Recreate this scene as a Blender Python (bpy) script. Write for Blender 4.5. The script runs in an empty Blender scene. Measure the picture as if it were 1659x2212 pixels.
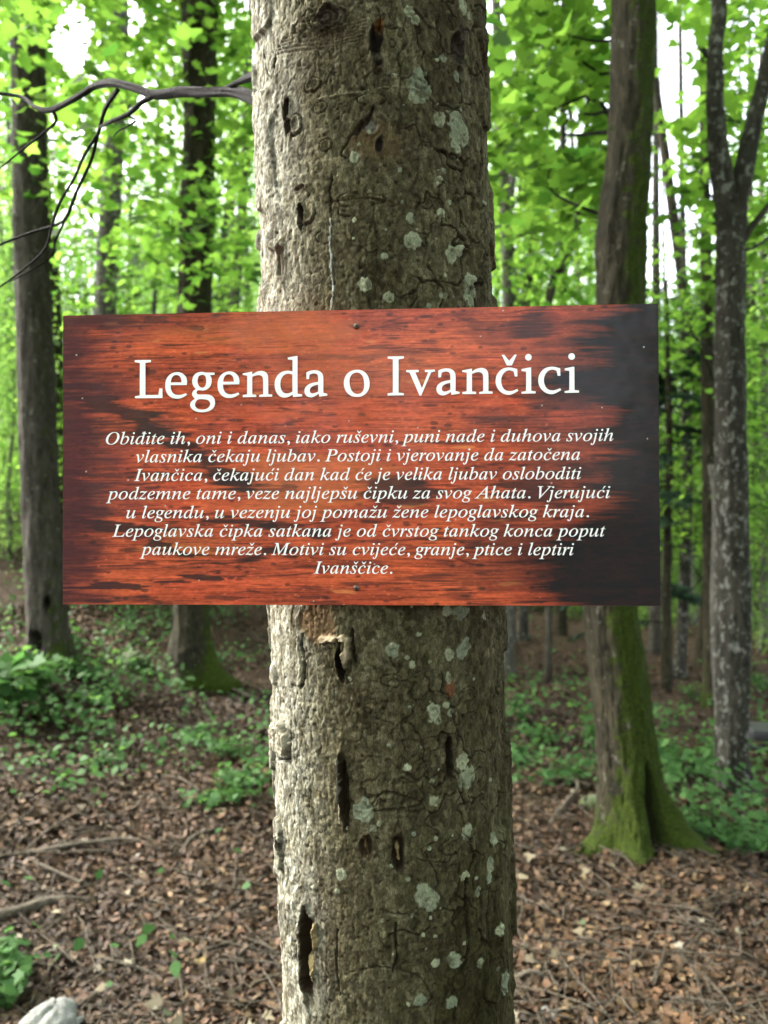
import bpy, math, random, json
import numpy as np
from mathutils import Vector

# ------------------------------------------------------------------ camera, world, sun, exposure
SC = bpy.context.scene
COL = SC.collection
R = math.radians
CAM_Z = 1.55
FPX = 800.0                      # focal length in pixels of the 768 x 1024 frame
cam = bpy.data.cameras.new('camera')
camo = bpy.data.objects.new('camera', cam); COL.objects.link(camo); SC.camera = camo
camo.location = (0, 0, CAM_Z); camo.rotation_euler = (R(90), 0, 0)
cam.sensor_fit = 'VERTICAL'; cam.sensor_height = 36; cam.sensor_width = 27
cam.lens = 18 / (512 / FPX)
cam.clip_start = 0.02; cam.clip_end = 1000
cam.dof.use_dof = True; cam.dof.focus_distance = 0.81; cam.dof.aperture_fstop = 6.2

SUN_EL, SUN_AZ = 41.0, 22.0      # elevation; degrees behind the -X direction (towards +Y)
sdir = Vector((-math.cos(R(SUN_EL)) * math.cos(R(SUN_AZ)), math.cos(R(SUN_EL)) * math.sin(R(SUN_AZ)), math.sin(R(SUN_EL))))
wd = bpy.data.worlds.new('World'); SC.world = wd; wd.use_nodes = True
wn = wd.node_tree
sky = wn.nodes.new('ShaderNodeTexSky'); sky.sky_type = 'NISHITA'; sky.sun_disc = False
sky.sun_elevation = R(SUN_EL); sky.sun_rotation = math.atan2(sdir.x, sdir.y)
sky.air_density = 1.0; sky.dust_density = 4.0; sky.ozone_density = 1.0
hs = wn.nodes.new('ShaderNodeHueSaturation'); hs.inputs['Saturation'].default_value = 0.35
wn.links.new(sky.outputs[0], hs.inputs['Color'])
wn.links.new(hs.outputs[0], wn.nodes['Background'].inputs[0])
wn.nodes['Background'].inputs[1].default_value = 0.15
sun = bpy.data.lights.new('sun', 'SUN'); sun.energy = 1.45; sun.angle = R(16); sun.color = (1, .95, .86)
suno = bpy.data.objects.new('sun', sun); COL.objects.link(suno)
suno.rotation_euler = sdir.to_track_quat('Z', 'Y').to_euler(); suno.location = (-6, 2, 9)
SC.view_settings.view_transform = 'Standard'; SC.view_settings.look = 'None'
SC.view_settings.exposure = 3.2; SC.view_settings.gamma = 1
SC.cycles.max_bounces = 8; SC.cycles.diffuse_bounces = 4; SC.cycles.transmission_bounces = 6
SC.cycles.glossy_bounces = 3; SC.cycles.caustics_reflective = False; SC.cycles.caustics_refractive = False
SC.cycles.use_denoising = True
SC.cycles.use_adaptive_sampling = True; SC.cycles.adaptive_threshold = 0.02

rng = np.random.default_rng(7)
random.seed(7)

# ------------------------------------------------------------------ small maths
def hsh(ix, iy, iz, seed):
    h = (ix.astype(np.int64) * 374761393 + iy.astype(np.int64) * 668265263 + iz.astype(np.int64) * 2147483647 + seed * 974634777) & 0xFFFFFFFF
    h = ((h ^ (h >> 13)) * 1274126177) & 0xFFFFFFFF
    h = ((h ^ (h >> 16)) * 2246822519) & 0xFFFFFFFF
    return ((h ^ (h >> 15)) & 0xFFFFFF) / float(0xFFFFFF)

def noise(x, y, z=0.0, seed=0):
    x, y, z = np.broadcast_arrays(np.asarray(x, float), np.asarray(y, float), np.asarray(z, float))
    ix, iy, iz = np.floor(x), np.floor(y), np.floor(z)
    fx, fy, fz = x - ix, y - iy, z - iz
    u, v, w = [f * f * (3 - 2 * f) for f in (fx, fy, fz)]
    o = 0
    for a in (0, 1):
        for b in (0, 1):
            for c in (0, 1):
                o = o + hsh(ix + a, iy + b, iz + c, seed) * (u if a else 1 - u) * (v if b else 1 - v) * (w if c else 1 - w)
    return o * 2 - 1

def fbm(x, y, z=0.0, seed=0, oct=4):
    o, a = 0, .5
    for k in range(oct):
        o = o + a * noise(np.asarray(x) * 2 ** k, np.asarray(y) * 2 ** k, np.asarray(z) * 2 ** k, seed + k * 17)
        a *= .5
    return o

def worley(x, y, seed=0):
    ix, iy = np.floor(x), np.floor(y)
    f1 = np.full(x.shape, 9.0); f2 = np.full(x.shape, 9.0); cid = np.zeros(x.shape)
    z = np.zeros_like(ix)
    for a in (-1, 0, 1):
        for b in (-1, 0, 1):
            cx, cy = ix + a, iy + b
            px = cx + .1 + .8 * hsh(cx, cy, z, seed); py = cy + .1 + .8 * hsh(cx, cy, z + 1, seed)
            d = np.hypot(px - x, py - y)
            c = hsh(cx, cy, z + 2, seed)
            new = d < f1
            f2 = np.where(new, f1, np.minimum(f2, d)); cid = np.where(new, c, cid); f1 = np.where(new, d, f1)
    return f1, f2, cid

def sstep(a, b, x):
    t = np.clip((x - a) / (b - a), 0, 1); return t * t * (3 - 2 * t)

# pixel (in the 1659-wide view of the photograph) -> direction with unit depth
def ray(X, Y):
    return np.array([(X - 829.5) * 768 / 1659 / FPX, 1.0, -(Y - 1106) * 768 / 1659 / FPX])
def at(X, Y, d):
    r = ray(X, Y) * d
    return Vector((r[0], r[1], r[2] + CAM_Z))
PX = 768 / 1659 / FPX            # metres per view pixel at one metre

def ground(x, y):
    x = np.asarray(x, float); y = np.asarray(y, float)
    a = .035 - .035 * np.tanh(x / 2.2)
    ramp = np.clip(y - 3, 0, None); ramp = 14 * np.tanh(ramp / 14)
    fall = -.022 * np.clip(x, 0, 6) / 6 * np.clip(y - 3, 0, 12)
    bank = .30 * np.clip(-x - 1.3, 0, 5) * sstep(2.6, 6.5, y)
    return a * ramp * 1.0 + fall + bank + .05 * fbm(x * .6, y * .6, 0, 3, 3) + .02 * noise(x * 3, y * 3, 0, 5)

def hit(X, Y):
    r = ray(X, Y)
    d = 1.5
    while d < 60:
        if CAM_Z + r[2] * d <= float(ground(r[0] * d, d)): break
        d += .02
    return r[0] * d, d, float(ground(r[0] * d, d))

# ------------------------------------------------------------------ object helpers
def link(name, me, mat=None, parent=None):
    o = bpy.data.objects.new(name, me); COL.objects.link(o)
    if mat is not None:
        me.materials.clear(); me.materials.append(mat)
    if parent is not None: o.parent = parent
    return o
def tag(o, label=None, cat=None, group=None, kind=None):
    if label: o['label'] = label
    if cat: o['category'] = cat
    if group: o['group'] = group
    if kind: o['kind'] = kind
    return o
def empty(name, loc, label, cat, group=None):
    o = bpy.data.objects.new(name, None); COL.objects.link(o); o.location = loc; o.empty_display_size = .1
    return tag(o, label, cat, group)
def copy_tree(o, parent=None):
    c = o.copy(); COL.objects.link(c)
    if parent is not None: c.parent = parent
    for ch in list(o.children): copy_tree(ch, c)
    return c

def grid_faces(nr, nc, wrap=False):
    m = nc if wrap else nc - 1
    i = np.arange(nr - 1)[:, None] * nc; j = np.arange(m)[None, :]; k = (j + 1) % nc
    return np.stack([i + j, i + k, i + nc + k, i + nc + j], -1).reshape(-1, 4)

def mesh_np(name, V, F, smooth=True, attrs=None, cols=None):
    """V (n,3), F (m,k) equal-sized faces; attrs: point floats; cols: point colours"""
    me = bpy.data.meshes.new(name)
    V = np.ascontiguousarray(V, np.float32); F = np.ascontiguousarray(F, np.int32)
    m, k = F.shape
    me.vertices.add(len(V)); me.vertices.foreach_set('co', V.ravel())
    me.loops.add(m * k); me.loops.foreach_set('vertex_index', F.ravel())
    me.polygons.add(m); me.polygons.foreach_set('loop_start', np.arange(0, m * k, k, dtype=np.int32))
    if smooth: me.polygons.foreach_set('use_smooth', np.ones(m, bool))
    me.update(calc_edges=True)
    for n, a in (attrs or {}).items():
        at_ = me.attributes.new(n, 'FLOAT', 'POINT'); at_.data.foreach_set('value', np.ascontiguousarray(a, np.float32).ravel())
    for n, a in (cols or {}).items():
        at_ = me.attributes.new(n, 'FLOAT_COLOR', 'POINT')
        a = np.asarray(a, np.float32)
        if a.shape[1] == 3: a = np.concatenate([a, np.ones((len(a), 1), np.float32)], 1)
        at_.data.foreach_set('color', np.ascontiguousarray(a).ravel())
    me.validate(clean_customdata=False) if False else None
    return me

def tube_np(P, rad, n=10, cap=True, rough=0.0, seed=0):
    """tube through points P with radii rad -> V, F(quads)"""
    P = np.asarray(P, float); rad = np.asarray(rad, float)
    T = np.gradient(P, axis=0); T /= np.linalg.norm(T, axis=1)[:, None] + 1e-12
    ref = np.array([0, 0, 1.0]) if abs(T[:, 2]).mean() < .8 else np.array([0, 1.0, 0])
    A = np.cross(T, ref); A /= np.linalg.norm(A, axis=1)[:, None] + 1e-12
    B = np.cross(T, A)
    th = np.arange(n) / n * 2 * np.pi
    r = rad[:, None] * np.ones(n)
    if rough:
        r = r * (1 + rough * noise(np.cos(th)[None] * 1.7 + P[:, :1] * 9, np.sin(th)[None] * 1.7 + P[:, 1:2] * 9, P[:, 2:3] * 9, seed))
    V = P[:, None, :] + r[..., None] * (np.cos(th)[None, :, None] * A[:, None] + np.sin(th)[None, :, None] * B[:, None])
    F = grid_faces(len(P), n, True)
    V = V.reshape(-1, 3)
    if cap:
        c0, c1 = len(V), len(V) + 1
        V = np.vstack([V, P[:1], P[-1:]])
        j = np.arange(n); k = (j + 1) % n; b = (len(P) - 1) * n
        F = np.vstack([F, np.stack([k, j, np.full(n, c0), np.full(n, c0)], 1)[:, [0, 1, 2, 2]], np.stack([b + j, b + k, np.full(n, c1), np.full(n, c1)], 1)])
    return V, F
def tri_fix(name, V, F, **kw):
    """quads where a repeated last index marks a triangle"""
    me = bpy.data.meshes.new(name)
    tri = F[:, 2] == F[:, 3]
    Q, T = F[~tri], F[tri][:, :3]
    me.vertices.add(len(V)); me.vertices.foreach_set('co', np.ascontiguousarray(V, np.float32).ravel())
    li = np.concatenate([Q.ravel(), T.ravel()]).astype(np.int32)
    me.loops.add(len(li)); me.loops.foreach_set('vertex_index', li)
    ls = np.concatenate([np.arange(len(Q)) * 4, len(Q) * 4 + np.arange(len(T)) * 3]).astype(np.int32)
    me.polygons.add(len(ls)); me.polygons.foreach_set('loop_start', ls)
    me.polygons.foreach_set('use_smooth', np.ones(len(ls), bool))
    me.update(calc_edges=True)
    for n, a in kw.get('attrs', {}).items():
        at_ = me.attributes.new(n, 'FLOAT', 'POINT'); at_.data.foreach_set('value', np.ascontiguousarray(a, np.float32).ravel())
    return me
def smooth_path(pts, per=6):
    """Catmull-Rom through rows of any width"""
    p = np.asarray(pts, float)
    if len(p) < 3:
        t = np.linspace(0, 1, per * 2)[:, None]; return p[0] * (1 - t) + p[-1] * t
    q = np.vstack([2 * p[0] - p[1], p, 2 * p[-1] - p[-2]])
    out = []
    for i in range(1, len(q) - 2):
        for t in np.arange(per) / per:
            out.append(.5 * (2 * q[i] + (q[i + 1] - q[i - 1]) * t + (2 * q[i - 1] - 5 * q[i] + 4 * q[i + 1] - q[i + 2]) * t * t + (3 * q[i] - q[i - 1] - 3 * q[i + 1] + q[i + 2]) * t ** 3))
    out.append(p[-1]); return np.array(out)
def join_vf(parts):
    Vs, Fs, n = [], [], 0
    for V, F in parts:
        Vs.append(V); Fs.append(F + n); n += len(V)
    return np.vstack(Vs), np.vstack(Fs)

# ------------------------------------------------------------------ materials
class NT:
    def __init__(s, name):
        s.m = bpy.data.materials.new(name); s.m.use_nodes = True; s.t = s.m.node_tree
        s.b = s.t.nodes['Principled BSDF']; s.out = s.t.nodes['Material Output']
    def n(s, typ, **kw):
        nd = s.t.nodes.new(typ)
        for k, v in kw.items():
            if k.startswith('_'): nd.inputs[k[1:].replace('_', ' ')].default_value = v
            else: setattr(nd, k, v)
        return nd
    def l(s, a, b): s.t.links.new(a, b)
    def co(s, scale=(1, 1, 1)):
        c = s.n('ShaderNodeTexCoord'); m = s.n('ShaderNodeMapping'); m.inputs['Scale'].default_value = scale
        s.l(c.outputs['Object'], m.inputs['Vector']); return m.outputs[0]
    def noise(s, scale, detail=4, rough=.6, vec=None, dist=0):
        n = s.n('ShaderNodeTexNoise'); n.inputs['Scale'].default_value = scale; n.inputs['Detail'].default_value = detail
        n.inputs['Roughness'].default_value = rough; n.inputs['Distortion'].default_value = dist
        s.l(vec if vec is not None else s.co(), n.inputs['Vector']); return n.outputs['Fac']
    def ramp(s, fac, stops):
        r = s.n('ShaderNodeValToRGB'); e = r.color_ramp.elements
        while len(e) < len(stops): e.new(.5)
        for q, (p, c) in zip(e, stops):
            q.position = p; q.color = (*c, 1) if len(c) == 3 else c
        s.l(fac, r.inputs[0]); return r.outputs[0]
    def mix(s, fac, a, b):
        m = s.n('ShaderNodeMix', data_type='RGBA')
        if isinstance(fac, (int, float)): m.inputs[0].default_value = fac
        else: s.l(fac, m.inputs[0])
        for v, i in ((a, 6), (b, 7)):
            if isinstance(v, tuple): m.inputs[i].default_value = (*v, 1)
            else: s.l(v, m.inputs[i])
        return m.outputs[2]
    def math(s, op, a, b=0.0):
        m = s.n('ShaderNodeMath', operation=op)
        for v, i in ((a, 0), (b, 1)):
            if isinstance(v, (int, float)): m.inputs[i].default_value = v
            else: s.l(v, m.inputs[i])
        return m.outputs[0]
    def attr(s, name, out='Fac'):
        a = s.n('ShaderNodeAttribute', attribute_name=name); return a.outputs[out]
    def bump(s, h, strength, dist):
        b = s.n('ShaderNodeBump'); b.inputs['Strength'].default_value = strength; b.inputs['Distance'].default_value = dist
        s.l(h, b.inputs['Height']); s.l(b.outputs[0], s.b.inputs['Normal'])
    def base(s, c):
        if isinstance(c, tuple): s.b.inputs['Base Color'].default_value = (*c, 1)
        else: s.l(c, s.b.inputs['Base Color'])
    def rough(s, r): s.b.inputs['Roughness'].default_value = r

def leaf_mat(name, dark, light, tdark, tlight, trans=.5, spec=.22):
    t = NT(name)
    f = t.attr('tint')
    c = t.ramp(f, [(0, dark), (1, light)]); c2 = t.ramp(f, [(0, tdark), (1, tlight)])
    t.l(c, t.b.inputs['Base Color']); t.rough(.6); t.b.inputs['Specular IOR Level'].default_value = spec
    tr = t.n('ShaderNodeBsdfTranslucent'); t.l(c2, tr.inputs['Color'])
    mx = t.n('ShaderNodeMixShader'); mx.inputs[0].default_value = trans
    t.l(t.b.outputs[0], mx.inputs[1]); t.l(tr.outputs[0], mx.inputs[2]); t.l(mx.outputs[0], t.out.inputs['Surface'])
    return t.m
M_LEAF = leaf_mat('maple_leaf', (.022, .055, .010), (.05, .10, .016), (.062, .175, .020), (.28, .49, .062), .65)
M_FAR = leaf_mat('far_leaf', (.026, .06, .014), (.055, .105, .022), (.085, .22, .034), (.34, .55, .11), .65)
M_HERB = leaf_mat('herb_leaf', (.028, .07, .022), (.055, .12, .035), (.05, .14, .03), (.13, .26, .05), .4, .08)
M_FIR = leaf_mat('fir_needle', (.012, .032, .018), (.024, .055, .03), (.015, .05, .02), (.03, .08, .03), .2)

def bark_mat(name, c1, c2, pale=(.34, .35, .31), pale_amt=.62, zs=.35, scale=26, moss=((.008, .016, .002), (.055, .080, .006))):
    t = NT(name)
    v = t.co((1, 1, zs))
    f = t.noise(scale, 6, .65, v, .4)
    c = t.ramp(f, [(.36, c1), (.62, c2)])
    c = t.mix(t.ramp(t.noise(scale * .25, 3, .6, v), [(.4, (0, 0, 0)), (.65, (.7, .7, .7))]), c, c1)
    g = t.noise(scale * .9, 5, .72, t.co((1, 1, .7)), .15)
    pm = t.ramp(g, [(pale_amt, (0, 0, 0)), (pale_amt + .05, (1, 1, 1))])
    c = t.mix(t.math('MULTIPLY', pm, .8), c, pale)
    mf = t.noise(scale * 3, 4, .7)
    mc = t.ramp(mf, [(.3, moss[0]), (.75, moss[1])])
    ma = t.math('ADD', t.attr('moss'), t.math('MULTIPLY', t.math('SUBTRACT', t.noise(scale * .55, 6, .75), .5), 2.0))
    mm = t.ramp(ma, [(.42, (0, 0, 0)), (.62, (1, 1, 1))])
    c = t.mix(mm, c, mc)
    c = t.mix(t.attr('hollow'), c, (.012, .009, .006))
    c = t.mix(t.attr('scar'), c, (.30, .23, .16))
    t.base(c); t.rough(.92); t.b.inputs['Specular IOR Level'].default_value = .15
    t.bump(t.noise(scale * 1.6, 6, .75, v, .3), 1.0, .03)
    return t.m
M_BARK_GREY = bark_mat('grey_bark', (.022, .019, .014), (.085, .076, .058), (.17, .165, .14), .60, scale=30)
M_BARK_PALE = bark_mat('pale_beech_bark', (.05, .047, .04), (.14, .13, .11), (.26, .26, .23), .56, scale=30)
M_BARK_BROWN = bark_mat('brown_bark', (.010, .009, .005), (.055, .047, .027), (.13, .125, .095), .60, scale=30)
M_BARK_LICHEN = bark_mat('lichened_bark', (.016, .015, .011), (.062, .057, .044), (.19, .195, .17), .545, scale=30)
M_TWIG = bark_mat('twig_bark', (.003, .0026, .002), (.013, .011, .009), (.05, .05, .043), .62, scale=90)
M_STICK = bark_mat('dry_stick', (.07, .058, .042), (.17, .145, .11), (.26, .24, .2), .62, scale=40)

# ------------------------------------------------------------------ ground
def nonuni(lo, hi, c0, c1, fine, coarse):
    a = np.arange(c0, c1, fine)
    def tail(start, end, sgn):
        out, s, x = [], fine, start
        while (x - end) * sgn < 0:
            s = min(s * 1.13, coarse); x += s * sgn; out.append(x)
        return out
    return np.array(tail(c0, lo, -1)[::-1] + list(a) + tail(c1, hi, 1))
gx = nonuni(-140, 140, -4.5, 4.5, .05, 12); gy = nonuni(-60, 220, 1.4, 9.0, .05, 12)
GX, GY = np.meshgrid(gx, gy)
GZ = ground(GX, GY) + .010 * noise(GX * 14, GY * 14, 0, 8) * (np.hypot(GX, GY) < 14)
t = NT('forest_soil')
f1 = t.noise(5, 8, .7); f2 = t.noise(48, 5, .7); f3 = t.noise(1.3, 4, .6)
c = t.ramp(f2, [(.3, (.016, .011, .007)), (.5, (.048, .030, .017)), (.72, (.105, .068, .04))])
c = t.mix(t.ramp(f1, [(.4, (0, 0, 0)), (.62, (.75, .75, .75))]), c, (.030, .021, .014))
c = t.mix(t.math('MULTIPLY', t.ramp(f3, [(.55, (0, 0, 0)), (.68, (1, 1, 1))]), .45), c, (.024, .032, .011))
t.base(c); t.rough(.95); t.b.inputs['Specular IOR Level'].default_value = .1
t.bump(f2, 1, .03)
tag(link('ground', mesh_np('ground', np.stack([GX, GY, GZ], -1).reshape(-1, 3), grid_faces(len(gy), len(gx))), t.m), kind='structure')

# ------------------------------------------------------------------ leaves as geometry
MAPLE = np.array([(0, -.5), (.16, -.40), (.44, -.34), (.34, -.14), (.56, .08), (.30, .10), (.22, .18), (.16, .34), (0, .58), (-.16, .34), (-.22, .18), (-.30, .10), (-.56, .08), (-.34, -.14), (-.44, -.34), (-.16, -.40)])
OVAL = np.array([(0, -.5), (.24, -.2), (.27, .12), (.0, .55), (-.27, .12), (-.24, -.2)])
HERB = np.array([(0, -.5), (.26, -.28), (.36, 0), (.2, .3), (0, .55), (-.2, .3), (-.36, 0), (-.26, -.28)])

def leaf_mesh(name, P, N, size, tpl, fold=.18, tint=None, cols=None, spin=None, curl=0.0):
    """one n-gon per leaf at P with normal N"""
    n, k = len(P), len(tpl)
    N = N / (np.linalg.norm(N, axis=1)[:, None] + 1e-9)
    a = rng.normal(size=(n, 3)) if spin is None else spin
    U = np.cross(N, a); U /= np.linalg.norm(U, axis=1)[:, None] + 1e-9
    W = np.cross(N, U)
    x = tpl[:, 0][None, :, None]; y = tpl[:, 1][None, :, None]
    h = fold * np.abs(tpl[:, 0])[None, :, None] * (1 if np.isscalar(curl) and curl == 0 else 1)
    V = x * U[:, None] + y * W[:, None] + (h - .25 * fold * np.abs(tpl[:, 1])[None, :, None] ** 2 * 2) * N[:, None]
    if not np.isscalar(curl):
        V = V + (curl[:, None] * (tpl[:, 1] ** 2)[None, :])[..., None] * N[:, None]
    V = P[:, None] + V * np.asarray(size).reshape(-1, 1, 1)
    F = np.arange(n * k).reshape(n, k)
    at_ = {}
    if tint is not None: at_['tint'] = np.repeat(tint, k)
    cc = {}
    if cols is not None: cc['col'] = np.repeat(cols, k, axis=0)
    return mesh_np(name, V.reshape(-1, 3), F, False, at_, cc)

# clear corridor of open sky the sunlight reaches the sign tree through, and other gaps in the canopy
SUNP = np.array([0, .9, 1.6])
def keep(P):
    P = np.asarray(P)
    d = P - SUNP; s = np.array(sdir); tt = d @ s
    off = np.linalg.norm(d - tt[:, None] * s, axis=1)
    k = ~((tt > 0) & (off < .55 + .10 * tt))
    dy = np.maximum(P[:, 1], .1)
    X = P[:, 0] / dy / PX + 829.5; Y = -(P[:, 2] - CAM_Z) / dy / PX + 1106
    for gxx, gyy, rx, ry, pr in GAPS:
        q = ((X - gxx) / rx) ** 2 + ((Y - gyy) / ry) ** 2 + .7 * fbm(P[:, 0] * 2.5, P[:, 1] * 2.5, P[:, 2] * 2.5, 9, 2)
        k &= ~((q < 1) & (P[:, 1] > 0) & (rng.random(len(P)) < pr))
    k &= P[:, 1] ** 2 + P[:, 0] ** 2 > 1.7 ** 2          # nothing hangs in the clearing round the sign tree
    return k
GAPS = [(155, 85, 46, 78, .95), (1220, 280, 38, 50, .95), (1455, 160, 62, 120, .94), (1430, 390, 42, 130, .85), (1430, 600, 30, 60, .6), (560, 30, 30, 40, .6), (1100, 420, 26, 45, .8),
        (1440, 560, 60, 70, .7), (1120, 130, 30, 40, .7), (30, 260, 30, 50, .8), (490, 470, 25, 60, .7), (1640, 640, 30, 60, .7), (280, 40, 30, 40, .8)]

def sprays(n, centre_fn, leaves=(14, 26), rad=(.25, .55), flat=.10, tilt=.45):
    """flattened fans of leaves, as beech and maple twigs carry them"""
    global LAST
    Cs, Ns = [], []; LAST = []
    for i in range(n):
        c, sc = centre_fn(i); LAST.append(np.asarray(c))
        m = rng.integers(*leaves); r = rng.uniform(*rad) * sc
        th = rng.uniform(0, 2 * np.pi, m); q = np.sqrt(rng.random(m)) * r
        nn = np.array([rng.normal() * .28, rng.normal() * .28, 1.0]); nn /= np.linalg.norm(nn)
        a = np.cross(nn, [1, .3, 0]); a /= np.linalg.norm(a); b = np.cross(nn, a)
        p = np.asarray(c) + q[:, None] * (np.cos(th)[:, None] * a + np.sin(th)[:, None] * b) + nn * (rng.normal(size=(m, 1)) * flat * sc)
        p[:, 2] -= .25 * q * q / max(r, .01)
        Cs.append(p); Ns.append(nn + rng.normal(size=(m, 3)) * tilt)
    return np.vstack(Cs), np.vstack(Ns)

def crown(name, P, N, size, mat, parent, tpl=OVAL, filt=True, tint=None):
    k = keep(P) if filt else np.ones(len(P), bool)
    P, N = P[k], N[k]
    clump = .5 + .55 * fbm(P[:, 0] * .9, P[:, 1] * .9, P[:, 2] * .9, 21, 3)
    ti = np.clip(clump + rng.normal(size=len(P)) * .22, 0, 1) if tint is None else tint
    s = size * rng.uniform(.65, 1.2, len(P))
    me = leaf_mesh(name, P, N, s, tpl, .22, ti)
    return link(name, me, mat, parent)

# ------------------------------------------------------------------ trunks
def trunk_mesh(name, path, n=28, per=8, rough=.05, lobes=(), moss=None, hollow=None, scar=None, ripple=.03, seed=0, base_z=None, root=.18, rooth=.14):
    """path rows: x y z r (world minus origin), bottom to top"""
    S = smooth_path(path, per)
    P, r = S[:, :3], S[:, 3]
    th = np.arange(n) / n * 2 * np.pi
    cs, sn = np.cos(th)[None], np.sin(th)[None]
    z = P[:, 2:3]
    h = z - (base_z if base_z is not None else P[0, 2])
    rr = r[:, None] * (1 + ripple * 2 * fbm(cs * 1.2, sn * 1.2, z * 2.2, seed, 3) + rough * fbm(cs * 4, sn * 4, z * 7, seed + 5, 3))
    hh = np.clip(h, 0, None)
    rr = rr + root * r[:, None] * np.exp(-hh / rooth) * (1 + .8 * np.cos(th * 5 + seed)[None])
    for ang, amp, hgt, wid in lobes:
        d = (th - ang + np.pi) % (2 * np.pi) - np.pi
        wig = .16 * noise(hh * 7 + 0 * th[None], ang * 3 + 0 * th[None], 0, seed + 3)
        rr = rr + amp * np.exp(-hh / hgt) * np.exp(-((d[None] + wig) / wid) ** 2) * (1 + .35 * fbm(cs * 3, sn * 3, hh * 16, seed + 8, 3))
    if n >= 64: rr = rr * (1 + .05 * fbm(cs * 13, sn * 13, z * 16, seed + 11, 3) + .03 * noise(cs * 26, sn * 26, z * 30, seed + 12))
    ho = np.zeros_like(rr); sc = np.zeros_like(rr); mo = np.zeros_like(rr)
    if hollow:
        for ang, hz, wa, wh in (hollow):
            d = (th - ang + np.pi) % (2 * np.pi) - np.pi
            g = (d[None] / wa) ** 2 + ((h - hz) / wh) ** 2 + .4 * fbm(cs * 3, sn * 3, z * 6, seed + 9, 2)
            ho = np.maximum(ho, sstep(1.15, .65, g))
        rr = rr * (1 - .55 * ho)
    if scar:
        for ang, hz, wa, wh in (scar):
            d = (th - ang + np.pi) % (2 * np.pi) - np.pi
            g = (d[None] / wa) ** 2 + ((h - hz) / wh) ** 2 + .5 * fbm(cs * 3, sn * 3, z * 6, seed + 9, 2)
            sc = np.maximum(sc, sstep(1.1, .8, g))
        rr = rr * (1 - .10 * sc)
    if moss is not None: mo = moss(th[None] + 0 * h, h)
    V = np.stack([P[:, :1] + rr * cs, P[:, 1:2] + rr * sn, z + 0 * rr], -1)
    return mesh_np(name, V.reshape(-1, 3), grid_faces(len(P), n, True), True,
                   {'moss': np.broadcast_to(mo, rr.shape), 'hollow': ho, 'scar': sc})

def limb(name, rows, mat, parent, n=8, per=6, rough=.25, moss=0.0):
    """rows x y z r, local to parent"""
    S = smooth_path(rows, per)
    V, F = tube_np(S[:, :3], S[:, 3], n, True, rough, len(rows))
    me = tri_fix(name, V, F, attrs={'moss': np.full(len(V), moss), 'hollow': np.zeros(len(V)), 'scar': np.zeros(len(V))})
    return link(name, me, mat, parent)

def limbs(name, list_rows, mat, parent, n=7, per=5, rough=.25):
    parts = []
    for rows in list_rows:
        S = smooth_path(rows, per); parts.append(tube_np(S[:, :3], S[:, 3], n, True, rough, len(rows)))
    V, F = join_vf(parts)
    return link(name, tri_fix(name, V, F, attrs={'moss': np.zeros(len(V)), 'hollow': np.zeros(len(V)), 'scar': np.zeros(len(V))}), mat, parent)

def px_rows(rows, d, origin, dd=0.0):
    """view-pixel rows (X, Y, width[, depth]) -> local x y z r"""
    o = []
    for q in rows:
        dep = q[3] if len(q) > 3 else d
        p = at(q[0], q[1], dep) - Vector(origin)
        o.append((p.x, p.y, p.z, q[2] * PX * dep / 2))
    return o

def px_tree(name, label, cat, base, rows, mat, group=None, top=3.0, taper=.3, **kw):
    """tree whose trunk passes through the view pixels rows (top to bottom), standing on the ground under base"""
    bx, by, bz = hit(*base) if len(base) == 2 else (at(base[0], base[1], base[2]).x, base[2], 0)
    if len(base) == 3: bz = float(ground(bx, by))
    root = empty(name, (bx, by, bz), label, cat, group)
    o = (bx, by, bz)
    lr = px_rows(rows[::-1], by, o)
    lr = [q for q in lr if q[2] > .05]
    r0 = lr[0][3]
    lr = [(lr[0][0] * .15, 0, -.25, r0 * 1.1), (lr[0][0] * .3, 0, 0.0, r0 * 1.06)] + lr
    a, b = lr[-1], lr[-3]
    k = top / max(.2, a[2] - b[2])
    for q in ((.06, .2, .45, 1) if top > 1 else (1,)):
        lr.append((a[0] + (a[0] - b[0]) * k * .5 * q, a[1] + .1 * q, a[2] + top * q, a[3] * (1 - taper * q)))
    link('trunk', trunk_mesh('trunk', lr, base_z=0, **kw), mat, root)
    return root, by, lr

def crown_at(root, n, cx, cy, cz, rx, ry, rz, size, mat=M_LEAF, tpl=OVAL, leaves=(14, 26), shell=.25, filt=True):
    """crown of leaf sprays filling an ellipsoid (world coordinates)"""
    def cf(i):
        v = rng.normal(size=3); v /= np.linalg.norm(v); q = rng.random() ** shell
        return np.array([cx + v[0] * rx * q, cy + v[1] * ry * q, cz + v[2] * rz * q]), 1.0
    P, N = sprays(n, cf, leaves)
    g = ground(P[:, 0], P[:, 1]); k = P[:, 2] > g + .3
    P, N = P[k], N[k]
    if filt:
        kk = keep(P); P, N = P[kk], N[kk]
    P = P - np.array(root.location)
    return crown('crown', P, N, size, mat, root, tpl, False)

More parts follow.
